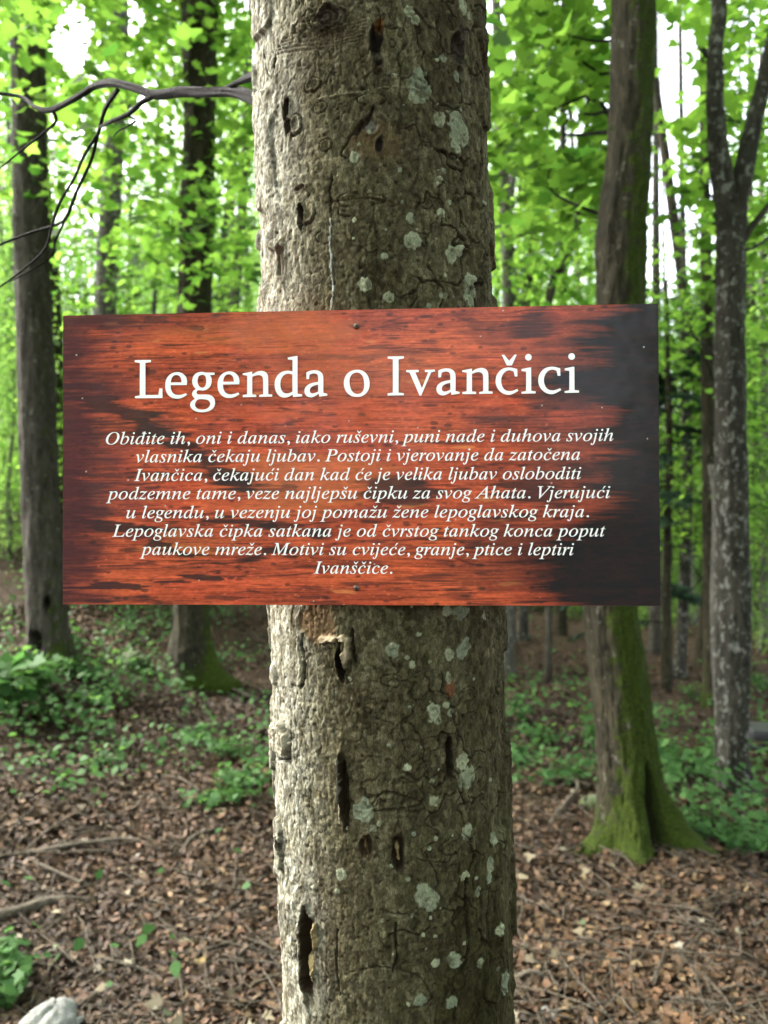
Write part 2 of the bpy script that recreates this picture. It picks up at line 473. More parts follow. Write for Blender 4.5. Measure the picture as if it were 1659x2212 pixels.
# ------------------------------------------------------------------ the sign tree (near, in focus)
TD, TR = 0.945, 0.1365
AX0 = at(796.5, 0, TD); AX1 = at(860, 2212, TD)          # axis at the top and the bottom of the view
def axis_x(z): return AX1.x + (z - AX1.z) * (AX0.x - AX1.x) / (AX0.z - AX1.z)
def on_trunk(X, Y):
    """view pixel -> (arc length s measured from the side facing the camera, height z) on the trunk"""
    r = ray(X, Y); a = axis_x(CAM_Z + r[2] * .84)
    # |r*d - (a,TD)| = TR in plan
    A = r[0] ** 2 + 1; B = -2 * (r[0] * a + TD); C = a * a + TD * TD - TR * TR
    disc = max(B * B - 4 * A * C, 0); d = (-B - math.sqrt(disc)) / (2 * A)
    th = math.atan2(r[0] * d - a, TD - d)
    return th * TR, CAM_Z + r[2] * d
th_f = np.linspace(-1.9, 1.9, 520); th_b = np.linspace(1.9, 2 * np.pi - 1.9, 62)[1:-1]
TH = np.concatenate([th_f, th_b])                        # 0 faces the camera, + is right
zz = np.concatenate([np.linspace(-.3, .78, 80), np.linspace(.79, 2.28, 1330), np.linspace(2.30, 5.2, 130)])
T2, Z2 = np.meshgrid(TH, zz)
S2 = np.where(T2 > np.pi, T2 - 2 * np.pi, T2) * TR
cx3, cy3 = np.sin(T2) * TR, np.cos(T2) * TR
D = .0035 * fbm(cx3 * 7, cy3 * 7, Z2 * 4, 31, 3)                                     # slow swellings
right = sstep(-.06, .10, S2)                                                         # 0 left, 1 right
grain = noise(cx3 * 330, cy3 * 330, Z2 * 120, 33); grain2 = noise(cx3 * 700, cy3 * 700, Z2 * 420, 34)
midn = fbm(cx3 * 120, cy3 * 120, Z2 * 90, 35, 3)
q1, q2, qc = worley(S2 / .0048 + .5 * midn, Z2 / .0075 + .6 * noise(S2 * 150, Z2 * 90, 0, 39), 62)      # small scales
sc_edge = sstep(.16, .03, q2 - q1)
D += .00042 * grain + .00040 * grain2 + .0004 * midn + .0005 * (qc - .5) - .0004 * sc_edge
# little horizontal blisters
w1, w2, wc = worley(S2 / .0105 + .3 * midn, Z2 / .0085 + .3 * noise(S2 * 60, Z2 * 60, 0, 36), 37)
bl = sstep(.45, .1, w1) * (wc > .40) * (.35 + .65 * sstep(-.2, .3, fbm(S2 * 14, Z2 * 10, 0, 38, 2) + .15 - .5 * right * (Z2 < 1.4)))
D += .0006 * bl
pit = sstep(.30, .08, w1) * (wc < .16); D -= .0010 * pit
# bark plates outlined by cracks
wx = S2 / .034 + .55 * fbm(S2 * 45, Z2 * 45, 0, 40, 3); wy = Z2 / .046 + .55 * fbm(S2 * 45, Z2 * 45, 0, 41, 3)
p1, p2, pc = worley(wx, wy, 42)
cm = sstep(-.02, .22, fbm(S2 * 9, Z2 * 7, 0, 43, 3) + .18 * right + .14 * (Z2 < 1.44) - .10) * (.25 + .75 * right)
crack = sstep(.075, .015, p2 - p1) * cm
D += .0022 * (pc - .5) * cm + .0012 * sstep(.30, .08, p2 - p1) * cm - .0030 * crack
# fine secondary vertical fissures
v1, v2, vc = worley(S2 / .010 + .6 * fbm(S2 * 90, Z2 * 50, 0, 44, 2), Z2 / .05 + .5 * fbm(S2 * 70, Z2 * 40, 0, 45, 2), 46)
fis = sstep(.09, .02, v2 - v1) * sstep(.08, .3, fbm(S2 * 20, Z2 * 8, 0, 47, 2)) * .8
D -= .0016 * fis
# plates seen edge-on along the flanks
edge = sstep(.10, .14, np.abs(S2)); D += .0055 * edge * (sstep(.05, .16, noise(S2 * 30, Z2 * 22, 0, 48)) - .4) + .002 * edge * midn

n1 = fbm(cx3 * 26, cy3 * 26, Z2 * 14, 50, 4); n2 = fbm(cx3 * 160, cy3 * 160, Z2 * 90, 51, 3)
def lerp(c, d, f): return c * (1 - f[..., None]) + np.asarray(d) * f[..., None]
Cc = np.zeros(S2.shape + (3,)) + np.array([.086, .074, .046])
Cc = lerp(Cc, (.155, .138, .098), np.clip(.28 + 1.3 * n2 + .45 * grain, 0, 1) * .8)
Cc = lerp(Cc, (.042, .031, .019), np.clip(.35 + 1.7 * n1 + .7 * midn, 0, 1) * .75)
Cc = lerp(Cc, (.028, .025, .011), np.clip(.30 + 1.3 * fbm(S2 * 16, Z2 * 6, 0, 52, 3), 0, 1) * (.30 + .65 * right * sstep(2.2, 1.1, Z2)))  # olive algae tint, with shade painted into the side away from the sun
Cc = lerp(Cc, (.34, .335, .315), .75 * sstep(-.05, -.13, S2) * np.clip(.6 + .9 * n2 + .3 * grain, 0, 1))        # silvery left flank, with sunlit brightness painted into the bark
Cc = lerp(Cc, (.05, .038, .024), .6 * sstep(.15, .5, fbm(S2 * 120, Z2 * 45, 0, 53, 3) + .25 * grain))
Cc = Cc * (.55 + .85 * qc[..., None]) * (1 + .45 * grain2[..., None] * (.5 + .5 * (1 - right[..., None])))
Cc = lerp(Cc, (.03, .022, .014), sc_edge * .45)
Cc = lerp(Cc, (.022, .016, .010), np.clip(crack + .6 * fis + .8 * pit, 0, 1) * .9)
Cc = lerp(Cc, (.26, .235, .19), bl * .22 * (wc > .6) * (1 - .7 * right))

wob = .45 * fbm(S2 * 75, Z2 * 60, 0, 60, 4) + .14 * midn
def ell(X, Y, rx, ry, rot=0.0):
    global S2, Z2, D, Cc, wob, n2, midn, FULL, W0, W1
    s, z = on_trunk(X, Y)
    h_ = (max(rx, ry) * 2.6 + 12) * PX
    W0, W1 = np.searchsorted(zz, z - h_), np.searchsorted(zz, z + h_)
    FULL = (S2, Z2, D, Cc, wob, n2, midn)
    S2, Z2, D, Cc, wob, n2, midn = [a_[W0:W1] for a_ in FULL]
    cosf = max(.35, math.cos(s / TR))
    a = (S2 - s) / (rx * PX * .84 / cosf); b = (Z2 - z) / (ry * PX * .84)
    if rot: a, b = a * math.cos(rot) + b * math.sin(rot), -a * math.sin(rot) + b * math.cos(rot)
    return np.hypot(a, b)
def done():
    global S2, Z2, D, Cc, wob, n2, midn
    FULL[2][W0:W1] = D; FULL[3][W0:W1] = Cc
    S2, Z2, D, Cc, wob, n2, midn = FULL
def cavity(X, Y, rx, ry, depth=.006, col=(.028, .019, .011), lip=.002, rot=0.0, lift=0.0):
    global D, Cc
    q = ell(X, Y, rx, ry, rot); q = q + (wob * 1.5 + .5 * fbm(S2 * 170, Z2 * 30, 0, 67, 3)) * sstep(.25, .9, q)
    depth = depth * (1 + .25 * noise(S2 * 420, Z2 * 40, 0, 68))
    m = sstep(1.05, .75, q)
    D = D - depth * m + lip * np.exp(-((q - 1.2) / .2) ** 2) * (.4 + .9 * noise(S2 * 80, Z2 * 55, 0, 66))
    if lift:
        s, z = on_trunk(X, Y)
        side = sstep(0, -1, (S2 - s) / (rx * PX)) if lift > 0 else sstep(0, 1, (S2 - s) / (rx * PX))
        D = D + abs(lift) * np.exp(-((q - 1.25) / .45) ** 2) * side
    Cc = lerp(Cc, col, (sstep(1.32, 1.08, q) if depth.max() > .003 else m) * .97); done()
def ring(X, Y, rx, ry, amp=.0022, turns=1, rot=0.0):
    global D, Cc
    q = ell(X, Y, rx, ry, rot) + wob * 1.1
    if turns == 1:
        br_ = sstep(-.25, .2, noise(S2 * 60 + X, Z2 * 60, 0, 65)) * .9 + .1
        D = D + br_ * (amp * .6 * np.exp(-((q - .8) / .16) ** 2) - amp * .9 * np.exp(-((q - 1.05) / .09) ** 2))
        Cc = lerp(Cc, (.025, .018, .012), br_ * .85 * np.exp(-((q - 1.06) / .09) ** 2))
    else:
        m = sstep(1.35, .9, q)
        w = np.sin(q * 2 * np.pi * turns)
        D = D + m * (amp * w + amp * 1.2)
        Cc = lerp(Cc, (.04, .03, .022), m * np.clip(-w, 0, 1) * .7)
    done()
def lichen(X, Y, rx, ry):
    global D, Cc
    q = ell(X, Y, rx, ry) + wob * 1.5 + .22 * noise(S2 * 330, Z2 * 330, X * .1, 69)
    m = sstep(1.06, .90, q) * (.35 + .65 * sstep(-.42, -.1, midn + .25 * noise(S2 * 260 + X, Z2 * 260, 0, 70)))
    hv = (X * 7.3 + Y * 3.1) % 1.0
    cc = np.array([.27, .295 - .02 * hv, .235 - .03 * hv]) * (.72 + .4 * hv) * (1 + .45 * n2 + .30 * midn + .18 * sstep(.6, 1, q))[..., None]
    Cc = Cc * (1 - .93 * m[..., None]) + cc * .93 * m[..., None]
    D = D + .0009 * m - .0010 * m * sstep(.4, .7, np.sin(q * 11 + n2 * 5)) * .5; done()
def line(pts, w, depth, col, amt=.9, per=8):
    global D, Cc
    P = smooth_path([(*on_trunk(x, y),) for x, y in pts], per)
    z0, z1 = P[:, 1].min() - .02, P[:, 1].max() + .02
    i0, i1 = np.searchsorted(zz, z0), np.searchsorted(zz, z1)
    sub = np.full((i1 - i0, S2.shape[1]), 9.0)
    A, B = S2[i0:i1], Z2[i0:i1]
    jit = .0018 * fbm(A * 90, B * 90, 0, 61, 3)
    for (ax, ay), (bx, by) in zip(P[:-1], P[1:]):
        L2 = (bx - ax) ** 2 + (by - ay) ** 2 + 1e-12
        tt = np.clip(((A - ax) * (bx - ax) + (B - ay) * (by - ay)) / L2, 0, 1)
        sub = np.minimum(sub, np.hypot(A + jit - ax - tt * (bx - ax), B - ay - tt * (by - ay)))
    ww = w * (.55 + .75 * hsh(np.floor(B * 160), np.zeros_like(B), np.zeros_like(B), 63)) * (.8 + .5 * noise(A * 200, B * 200, 0, 64))
    m = sstep(ww, ww * .5, sub)
    D[i0:i1] = D[i0:i1] - depth * m; Cc[i0:i1] = lerp(Cc[i0:i1], col, m * amt)
# knots, scars and flakes where the photograph shows them
ring(690, 42, 52, 28, .0018, 3); cavity(705, 36, 24, 17, .003, (.055, .042, .035))
for k in range(7): line([(590 + 6 * k, 118 - 9 * k), (650 + 4 * k, 108 - 10 * k), (720, 100 - 7 * k), (790, 84 - 8 * k)], .0016, .0012, (.08, .06, .045), .7)
cavity(812, 84, 13, 40, .009, (.018, .013, .011), .003, .12, .002)
cavity(816, 50, 10, 10, .003, (.13, .065, .03))
cavity(990, 110, 16, 34, .006, (.05, .042, .036), .003, .3); cavity(1000, 70, 12, 20, .003, (.07, .058, .05), .002, .5)
cavity(617, 240, 9, 26, .008, (.03, .022, .016), .002); cavity(622, 272, 8, 20, .007, (.045, .034, .026)); ring(637, 268, 14, 22, .003)
q_ = ell(812, 305, 62, 52) + wob; Cc = lerp(Cc, (.105, .070, .038), .6 * sstep(1.1, .5, q_)); done()
line([(806, 232), (796, 255), (780, 272), (768, 288)], .0034, .0045, (.04, .03, .022)); line([(780, 262), (752, 300), (735, 330), (745, 340)], .0024, .003, (.05, .036, .026))
cavity(818, 312, 8, 17, .005, (.03, .024, .02), .002, .3); cavity(800, 272, 18, 14, .002, (.12, .11, .105), .002)
for a in [(672, 182, 16, 13), (690, 232, 17, 11), (720, 232, 11, 8), (703, 312, 16, 13), (650, 422, 15, 9), (660, 455, 18, 26), (705, 330, 14, 12), (700, 510, 17, 16), (800, 490, 11, 8), (802, 535, 12, 8), (835, 520, 13, 10),
          (770, 430, 50, 12), (755, 452, 22, 12), (985, 400, 20, 34), (920, 440, 12, 10), (805, 214, 26, 12), (660, 700, 20, 20), (675, 120, 12, 8)]: ring(*a)
cavity(648, 468, 6, 22, .006, (.03, .022, .016)); cavity(606, 562, 12, 30, .003, (.10, .085, .07), .004, .7); cavity(648, 405, 16, 7, .003, (.06, .045, .035), .002, .4)
line([(715, 378), (711, 420), (715, 470)], .0020, .003, (.04, .03, .02)); line([(715, 470), (713, 520), (717, 580), (719, 630), (716, 668)], .0011, .001, (.035, .028, .024))
line([(714, 470), (711, 520), (715, 580), (717, 630), (714, 668)], .00095, -.0012, (.62, .62, .66))
line([(566, 95), (572, 150), (588, 165), (594, 118)], .0020, .003, (.05, .04, .03)); line([(785, 425), (820, 432), (845, 445), (870, 436)], .0013, .0016, (.06, .045, .03))
line([(700, 398 + 40), (740, 432), (790, 428), (850, 438)], .0014, .0014, (.07, .05, .035))
line([(690, 212), (760, 200), (850, 188), (905, 196)], .0015, -.0012, (.27, .24, .17), .6)
# below the sign
line([(655, 1372), (652, 1400), (660, 1430), (655, 1475), (650, 1486)], .0030, .005, (.010, .006, .004)); line([(645, 1372), (642, 1402), (650, 1440), (643, 1480)], .0013, -.0012, (.40, .37, .32), .7)
cavity(690, 1345, 44, 40, .001, (.125, .082, .05), .001)
line([(700, 1385), (745, 1380), (752, 1395), (745, 1440)], .0065, -.007, (.30, .24, .18), .8); cavity(737, 1442, 9, 34, .009, (.010, .007, .005)); line([(760, 1358), (762, 1400), (768, 1430)], .003, .006, (.03, .022, .016)); line([(735, 1380), (733, 1410)], .002, .004, (.03, .022, .016))
cavity(610, 1602, 20, 34, -.009, (.33, .30, .26), .0); line([(627, 1560), (628, 1600), (622, 1640), (598, 1640)], .0036, .008, (.028, .02, .015)); line([(608, 1560), (604, 1590)], .0025, .005, (.035, .026, .02))
cavity(747, 1702, 9, 58, .007, (.020, .013, .008), .002, 0, .006); line([(734, 1636), (733, 1700), (735, 1780)], .0013, -.0015, (.30, .28, .25), .7)
for k in range(3): line([(743 + 5 * k, 1655), (745 + 5 * k, 1700), (744 + 5 * k, 1765)], .0006, -.0006, (.05, .035, .02), .7)
cavity(603, 1820, 7, 16, .007, (.02, .016, .012)); cavity(970, 1632, 8, 42, .008, (.02, .015, .011), .002); line([(968, 1590), (972, 1630), (966, 1680)], .002, .003, (.03, .022, .016))
cavity(790, 1832, 15, 27, .006, (.04, .028, .018), .003); line([(786, 1812), (794, 1850)], .002, -.003, (.16, .11, .06)); cavity(862, 1842, 10, 34, .007, (.025, .018, .013), .003); line([(858, 1825), (861, 1858)], .0028, -.005, (.22, .16, .09))
cavity(668, 2062, 13, 78, .008, (.020, .013, .008), .003, -.08, .006); cavity(672, 2090, 11, 34, -.006, (.30, .24, .13), .0); cavity(680, 2030, 10, 30, -.003, (.20, .15, .09), .0)
line([(800, 1742), (830, 1712), (875, 1722), (912, 1735), (868, 1748), (810, 1752)], .0020, .0025, (.045, .035, .022)); ring(850, 1700, 52, 30, .0016)
line([(958, 1655), (990, 1672), (1000, 1700), (985, 1730)], .0017, .0025, (.03, .024, .016)); ring(900, 1580, 60, 16, .0014); ring(845, 1470, 20, 12, .0014); ring(870, 1420, 22, 22, .0014)
line([(1010, 1818), (1022, 1850), (1005, 1900), (1008, 1990), (1012, 2040), (1000, 2100)], .0024, .005, (.025, .02, .013)); line([(1055, 1920), (1052, 1990), (1060, 2050)], .002, .004, (.03, .022, .016))
line([(855, 1995), (858, 2060), (850, 2100)], .0022, .004, (.03, .024, .015)); line([(825, 2030), (870, 2010), (905, 2020), (930, 2000)], .0016, .003, (.03, .024, .016)); line([(760, 2100), (830, 2090), (905, 2110), (930, 2150)], .0014, .002, (.035, .03, .02))
line([(730, 2010), (728, 2080), (735, 2150)], .0017, .003, (.035, .028, .02)); ring(905, 2140, 32, 28, .0016); ring(858, 2010, 36, 40, .0014); ring(970, 1830, 22, 18, .0014); ring(1010, 1500, 18, 14, .0014); ring(930, 1660, 26, 16, .0014)
q_ = ell(970, 1485, 14, 22) + wob; Cc = lerp(Cc, (.15, .06, .035), .8 * sstep(1.1, .7, q_)); done()
for a in [(908, 186, 21, 29), (990, 282, 23, 46), (950, 258, 11, 15), (889, 518, 19, 18), (975, 551, 17, 21), (992, 543, 11, 14), (1012, 628, 15, 33), (788, 614, 14, 13), (838, 642, 11, 10), (765, 341, 10, 12), (955, 640, 8, 8), (1003, 8, 11, 20), (882, 21, 15, 14), (898, 42, 9, 9), (955, 126, 10, 10),
          (952, 462, 7, 8), (885, 470, 8, 9), (830, 552, 7, 6), (985, 165, 8, 12), (895, 212, 10, 8), (996, 1322, 17, 18), (962, 1320, 11, 10), (1045, 1330, 8, 14), (848, 1406, 12, 14), (905, 1370, 8, 8), (1000, 1400, 15, 21), (968, 1412, 9, 13), (967, 1465, 8, 15), (940, 1536, 17, 22), (962, 1522, 11, 9), (972, 1538, 8, 11),
          (998, 1645, 13, 22), (1008, 1680, 17, 26), (937, 1728, 13, 14), (786, 1752, 18, 22), (880, 1658, 8, 8), (807, 1790, 7, 7), (1007, 1795, 13, 15), (1062, 1810, 7, 14), (738, 1890, 9, 10), (730, 1925, 5, 5), (925, 1938, 22, 26), (1003, 1890, 10, 9), (1030, 1925, 6, 10), (982, 2076, 16, 18), (942, 2082, 12, 11), (1036, 2080, 7, 12), (1078, 2005, 9, 14), (1090, 2120, 10, 26), (1055, 1895, 7, 14), (975, 2165, 12, 14), (910, 2160, 12, 12), (1055, 1870, 6, 18)]: lichen(*a)
for k in range(95):
    X = rng.normal(940, 90); Y = rng.uniform(-60, 2260)
    if X < 740 or X > 1100: continue
    lichen(X, Y, *(rng.uniform(1.6, 5.5) * np.array([1, rng.uniform(.8, 1.4)])))
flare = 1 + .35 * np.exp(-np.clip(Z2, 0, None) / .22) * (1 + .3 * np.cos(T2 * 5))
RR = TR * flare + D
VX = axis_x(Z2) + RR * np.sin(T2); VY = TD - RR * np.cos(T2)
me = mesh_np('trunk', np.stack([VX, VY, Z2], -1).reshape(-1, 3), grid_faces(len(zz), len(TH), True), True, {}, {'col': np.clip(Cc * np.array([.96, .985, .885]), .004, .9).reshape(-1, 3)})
t = NT('conifer_bark')
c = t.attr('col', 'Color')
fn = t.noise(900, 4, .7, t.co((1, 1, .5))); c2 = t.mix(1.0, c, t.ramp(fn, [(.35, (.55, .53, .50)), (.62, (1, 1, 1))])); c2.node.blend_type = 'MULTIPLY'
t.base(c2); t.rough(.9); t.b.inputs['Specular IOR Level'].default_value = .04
t.bump(t.noise(700, 5, .75, t.co((1, 1, .45))), .7, .0012)
hero = empty('conifer_tree', (0, 0, 0), 'stout trunk mottled with pale lichen that carries the red sign', 'tree')
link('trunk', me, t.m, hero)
# its dead branch
br = [limbs('branch', [[(a_[0], a_[1], a_[2], a_[3] * .74) for a_ in b_] for b_ in [px_rows([(590, 232, 44, .95), (535, 205, 36, 1.0), (495, 197, 27, 1.05), (440, 198, 25, 1.1), (390, 198, 25, 1.14), (335, 205, 24, 1.18), (290, 190, 22, 1.21), (245, 180, 20, 1.25), (205, 187, 18, 1.3), (170, 208, 18, 1.33), (112, 236, 15, 1.38), (75, 230, 12, 1.41), (40, 207, 11, 1.45), (-60, 196, 9, 1.5)], 1, (0, 0, 0)),
      px_rows([(560, 160, 24, .95), (530, 172, 19, 1.0), (505, 182, 13, 1.03), (480, 196, 10, 1.06)], 1, (0, 0, 0)),
      px_rows([(335, 206, 15, 1.18), (305, 222, 14, 1.2), (280, 245, 13, 1.22), (240, 262, 10, 1.25), (215, 275, 7, 1.28)], 1, (0, 0, 0)),
      px_rows([(255, 193, 11, 1.24), (228, 235, 11, 1.27), (212, 290, 10, 1.3), (196, 350, 10, 1.33), (165, 415, 10, 1.36), (143, 470, 9, 1.38), (118, 486, 8, 1.4), (60, 505, 8, 1.43), (-40, 545, 7, 1.46)], 1, (0, 0, 0)),
      px_rows([(212, 290, 9, 1.3), (185, 330, 9, 1.29), (160, 385, 8, 1.28), (128, 440, 8, 1.28), (112, 490, 7, 1.29), (95, 540, 6, 1.3), (40, 590, 5, 1.32), (-30, 640, 4, 1.34)], 1, (0, 0, 0)),
      px_rows([(143, 470, 5, 1.38), (120, 520, 5, 1.4), (105, 560, 4, 1.42), (20, 610, 3, 1.45)], 1, (0, 0, 0)),
      px_rows([(112, 236, 9, 1.38), (120, 262, 8, 1.4), (90, 290, 7, 1.42), (40, 330, 6, 1.45), (-20, 380, 5, 1.48)], 1, (0, 0, 0)),
      px_rows([(275, 250, 5, 1.23), (292, 262, 5, 1.2), (255, 285, 4, 1.2), (246, 296, 3, 1.2)], 1, (0, 0, 0))]], M_TWIG, hero, 14, 9, .55)]

# ------------------------------------------------------------------ the sign
K = 1659 / 2736
corners = [(136, 682), (1421, 656), (1427, 1309), (136, 1305)]
rr_ = [ray(*c_) for c_ in corners]
Am = np.stack([-rr_[1], rr_[2], -rr_[3]], 1); lam = np.linalg.solve(Am, -rr_[0])      # parallelogram: P0 - P1 + P2 - P3 = 0
lam = np.array([1.0, *lam])
PC = np.array([l_ * r_ for l_, r_ in zip(lam, rr_)])
# plane touches the trunk front
mid = (PC[0] + PC[1] + PC[2] + PC[3]) / 4
ex = (PC[1] + PC[2] - PC[0] - PC[3]); ex /= np.linalg.norm(ex)
ez = (PC[0] + PC[1] - PC[2] - PC[3]); ez -= ex * (ez @ ex); ez /= np.linalg.norm(ez)
ny = np.cross(ez, ex); ny = ny if ny[1] < 0 else -ny                                  # towards the camera
target = np.array([axis_x(1.55), TD - TR - .0075, 0.0])
sc_ = (ny @ target) / (ny @ mid)
PC *= sc_; mid = mid * sc_; mid_w = mid + np.array([0, 0, CAM_Z])
SW = (np.linalg.norm(PC[1] - PC[0]) + np.linalg.norm(PC[2] - PC[3])) / 2
SH = (np.linalg.norm(PC[3] - PC[0]) + np.linalg.norm(PC[2] - PC[1])) / 2
print('SIGN', SW, SH, mid, ny, ex, ez)
def sxy(sx_, sy_):
    """source pixel of the full photograph -> metres on the sign face"""
    r = ray(sx_ * K, sy_ * K); d = (ny @ mid) / (ny @ r); p = r * d - mid
    return float(p @ ex), float(p @ ez)
from mathutils import Matrix
sign = empty('information_sign', (0, 0, 0), 'red wood-grain panel with white Croatian lettering screwed to the lichened trunk', 'sign')
Mx = Matrix(((ex[0], -ny[0], ez[0], mid_w[0]), (ex[1], -ny[1], ez[1], mid_w[1]), (ex[2], -ny[2], ez[2], mid_w[2]), (0, 0, 0, 1)))
sign.matrix_world = Mx                                    # local x right, -y towards the viewer, z up
# printed face
nu, nv = 1150, 560
u = np.linspace(0, 1, nu); v = np.linspace(0, 1, nv)
U, Vv = np.meshgrid(u, v)
xs, ys = U * 10, Vv * 5
g1 = fbm(xs * .55, ys * 5.5, 0, 70, 5); g2 = fbm(xs * 1.4, ys * 14, 0, 71, 4); g3 = fbm(xs * 1.1, ys * 1.6, 0, 72, 4)
warp = .35 * fbm(xs * .7, ys * .9, 0, 73, 3)
lines = np.abs(noise(xs * .35 + warp, ys * 11 + 3 * warp, 0, 74)); lines2 = np.abs(noise(xs * .8, ys * 19 + 4 * warp, 0, 75))
PR = np.zeros(U.shape + (3,)) + np.array([.46, .072, .033])
PR = lerp(PR, (.56, .104, .040), np.clip(.35 + 1.3 * g3, 0, 1))
PR = lerp(PR, (.19, .036, .022), np.clip(.18 + 1.5 * g1, 0, 1) * .65)
PR = lerp(PR, (.085, .022, .018), sstep(.16, .03, lines) * sstep(-.15, .25, g2) * .75)
PR = lerp(PR, (.07, .02, .017), sstep(.10, .02, lines2) * sstep(0, .3, g1 + .1) * .7)
l3 = noise(xs * 1.1, ys * 24 + 3 * warp, 0, 78); l4 = noise(xs * 2.6, ys * 42 + 2 * warp, 0, 79)
l5 = noise(xs * 2.2, ys * 75 + 2 * warp, 0, 81); l6 = fbm(xs * 16, ys * 34, 0, 82, 3)
PR = PR * np.clip(1 + .15 * l3 + .20 * l4 + .24 * l5 + .34 * l6, .3, 1.9)[..., None]
PR = lerp(PR, (.05, .016, .014), sstep(.62, .8, noise(xs * 1.6, ys * 52 + 3 * warp, 0, 83)) * sstep(.0, .35, g2 + .1) * .7)
PR = lerp(PR, (.62, .19, .085), sstep(.45, .62, l6) * .6)
PR = lerp(PR, (.06, .018, .014), sstep(.55, .8, l3 * .6 + l4 * .5 + .25 * g2) * .8)
k1, k2, kc = worley(xs * 1.1 + .3 * g2, ys * 5.2, 76)
PR = lerp(PR, (.03, .016, .015), sstep(.20, .08, k1 + .25 * g2) * (kc > .80) * .75)
PR = lerp(PR, (.66, .21, .07), sstep(.16, .05, k1 + .3 * g2) * (kc < .10) * .7)
k1, k2, kc = worley(xs * 4, ys * 8, 77); PR = lerp(PR, (.05, .02, .018), sstep(.26, .1, k1 + .2 * g2) * (kc > .8) * .7)
def dline(pts, w, amt):
    global PR
    P = smooth_path(pts, 8); d = np.full(U.shape, 9.0); wn_ = .012 * g2
    for (ax, ay), (bx, by) in zip(P[:-1], P[1:]):
        ax, bx = ax * 2, bx * 2
        L2 = (bx - ax) ** 2 + (by - ay) ** 2
        tt = np.clip(((U * 2 - ax) * (bx - ax) + (Vv - ay) * (by - ay)) / L2, 0, 1)
        d = np.minimum(d, np.hypot(U * 2 - ax - tt * (bx - ax), Vv - ay - tt * (by - ay)))
    PR = lerp(PR, (.022, .016, .017), sstep(w, w * .35, d + wn_ * 2.5 + w * .5 * l3 + w * .6 * g2) * amt)
def blot(x, y, rx, ry, amt, col=(.020, .016, .018)):
    global PR
    q = np.hypot((U - x) / rx, (Vv - y) / ry) + .8 * g3 + .9 * g1 + .5 * l4 * .5 + .5 * g2
    PR = lerp(PR, col, sstep(1.15, .45, q) * amt * .85)
# orange islands and burnt patches of the print
blot(.24, .20, .10, .06, .8, (.50, .155, .045)); blot(.35, .94, .2, .06, .5, (.55, .15, .05)); blot(.50, .80, .2, .12, .4, (.52, .13, .045)); blot(.40, .40, .12, .1, .5, (.55, .16, .05))
dline([(.0, .73), (.08, .68), (.16, .60), (.24, .50), (.31, .42)], .045, .9); dline([(.02, .30), (.10, .27), (.17, .245), (.22, .275), (.30, .285), (.36, .28)], .016, .9)
dline([(.14, .24), (.20, .18), (.24, .155), (.32, .155), (.36, .18), (.40, .17)], .016, .9); dline([(0, .045), (.08, .06), (.16, .075), (.27, .095)], .011, .9); dline([(.36, .28), (.42, .26), (.44, .23)], .035, .8)
dline([(.05, .43), (.18, .45), (.30, .42), (.40, .40)], .016, .6); dline([(.15, .985), (.24, .95)], .008, .6); dline([(.0, .015), (.3, .03), (.45, .02)], .005, .6)
blot(.00, .55, .05, .42, .6); blot(.02, .22, .07, .20, .6); blot(.0, .95, .09, .10, .6); blot(.13, .60, .10, .05, .7); blot(.05, .78, .06, .05, .4)
blot(.585, .37, .055, .045, 1.0); blot(.805, .385, .065, .075, 1.0); blot(.80, .93, .045, .045, 1.0); blot(.44, .25, .03, .04, .8); blot(.66, .04, .05, .03, .6); blot(.74, .62, .08, .03, .6); blot(.83, .70, .05, .05, .8); blot(.62, .09, .05, .03, .7)
blot(.70, .12, .10, .10, .55); blot(.78, .20, .10, .09, .8); blot(.72, .92, .08, .06, .55)
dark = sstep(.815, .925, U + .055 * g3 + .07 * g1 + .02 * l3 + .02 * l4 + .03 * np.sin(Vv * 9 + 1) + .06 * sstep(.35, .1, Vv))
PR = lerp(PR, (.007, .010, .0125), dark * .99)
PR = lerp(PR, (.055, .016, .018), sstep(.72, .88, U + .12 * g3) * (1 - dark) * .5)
PR = lerp(PR, (.055, .020, .026), sstep(.15, .0, U + .07 * g3 + .06 * g1 + .03 * l3) * .8)
PR = lerp(PR, (.05, .020, .022), sstep(.10, .0, np.abs(Vv - .99) + .06 * g3) * sstep(.5, .1, U) * .5)
# scuffs
sp = hsh(np.floor(U * 400), np.floor(Vv * 200), np.zeros_like(U), 90); PR = lerp(PR, (.45, .40, .38), (sp > .9996) * .8)
t = NT('printed_wood'); c = t.attr('col', 'Color')
fine = t.noise(160, 5, .7, t.co((.25, 1, 1))); c = t.mix(t.ramp(fine, [(.35, (.35, .35, .35)), (.6, (0, 0, 0))]), c, (.045, .016, .013))
t.base(c); t.rough(.6); t.b.inputs['Specular IOR Level'].default_value = .08
t.b.inputs['Coat Weight'].default_value = .22; t.b.inputs['Coat Roughness'].default_value = .05
t.bump(t.noise(230, 4, .7), .5, .0011)
M_PRINT = t.m
fx = (U - .5) * SW; fz = (Vv - .5) * SH
fy = -.0005 * fbm(U * 5, Vv * 3, 0, 91, 2) - .0 * U
face = mesh_np('printed_face', np.stack([fx, fy, fz], -1).reshape(-1, 3), grid_faces(nv, nu)[:, ::1], True, {}, {'col': PR.reshape(-1, 3)})
link('printed_face', face, M_PRINT, sign)
def box_np(x0, x1, y0, y1, z0, z1):
    V = np.array([(x, y, z) for x in (x0, x1) for y in (y0, y1) for z in (z0, z1)], float)
    F = np.array([(0, 1, 3, 2), (4, 6, 7, 5), (0, 4, 5, 1), (2, 3, 7, 6), (0, 2, 6, 4), (1, 5, 7, 3)])
    return V, F
t = NT('sign_core'); t.base((.30, .14, .10)); t.rough(.5); M_CORE = t.m
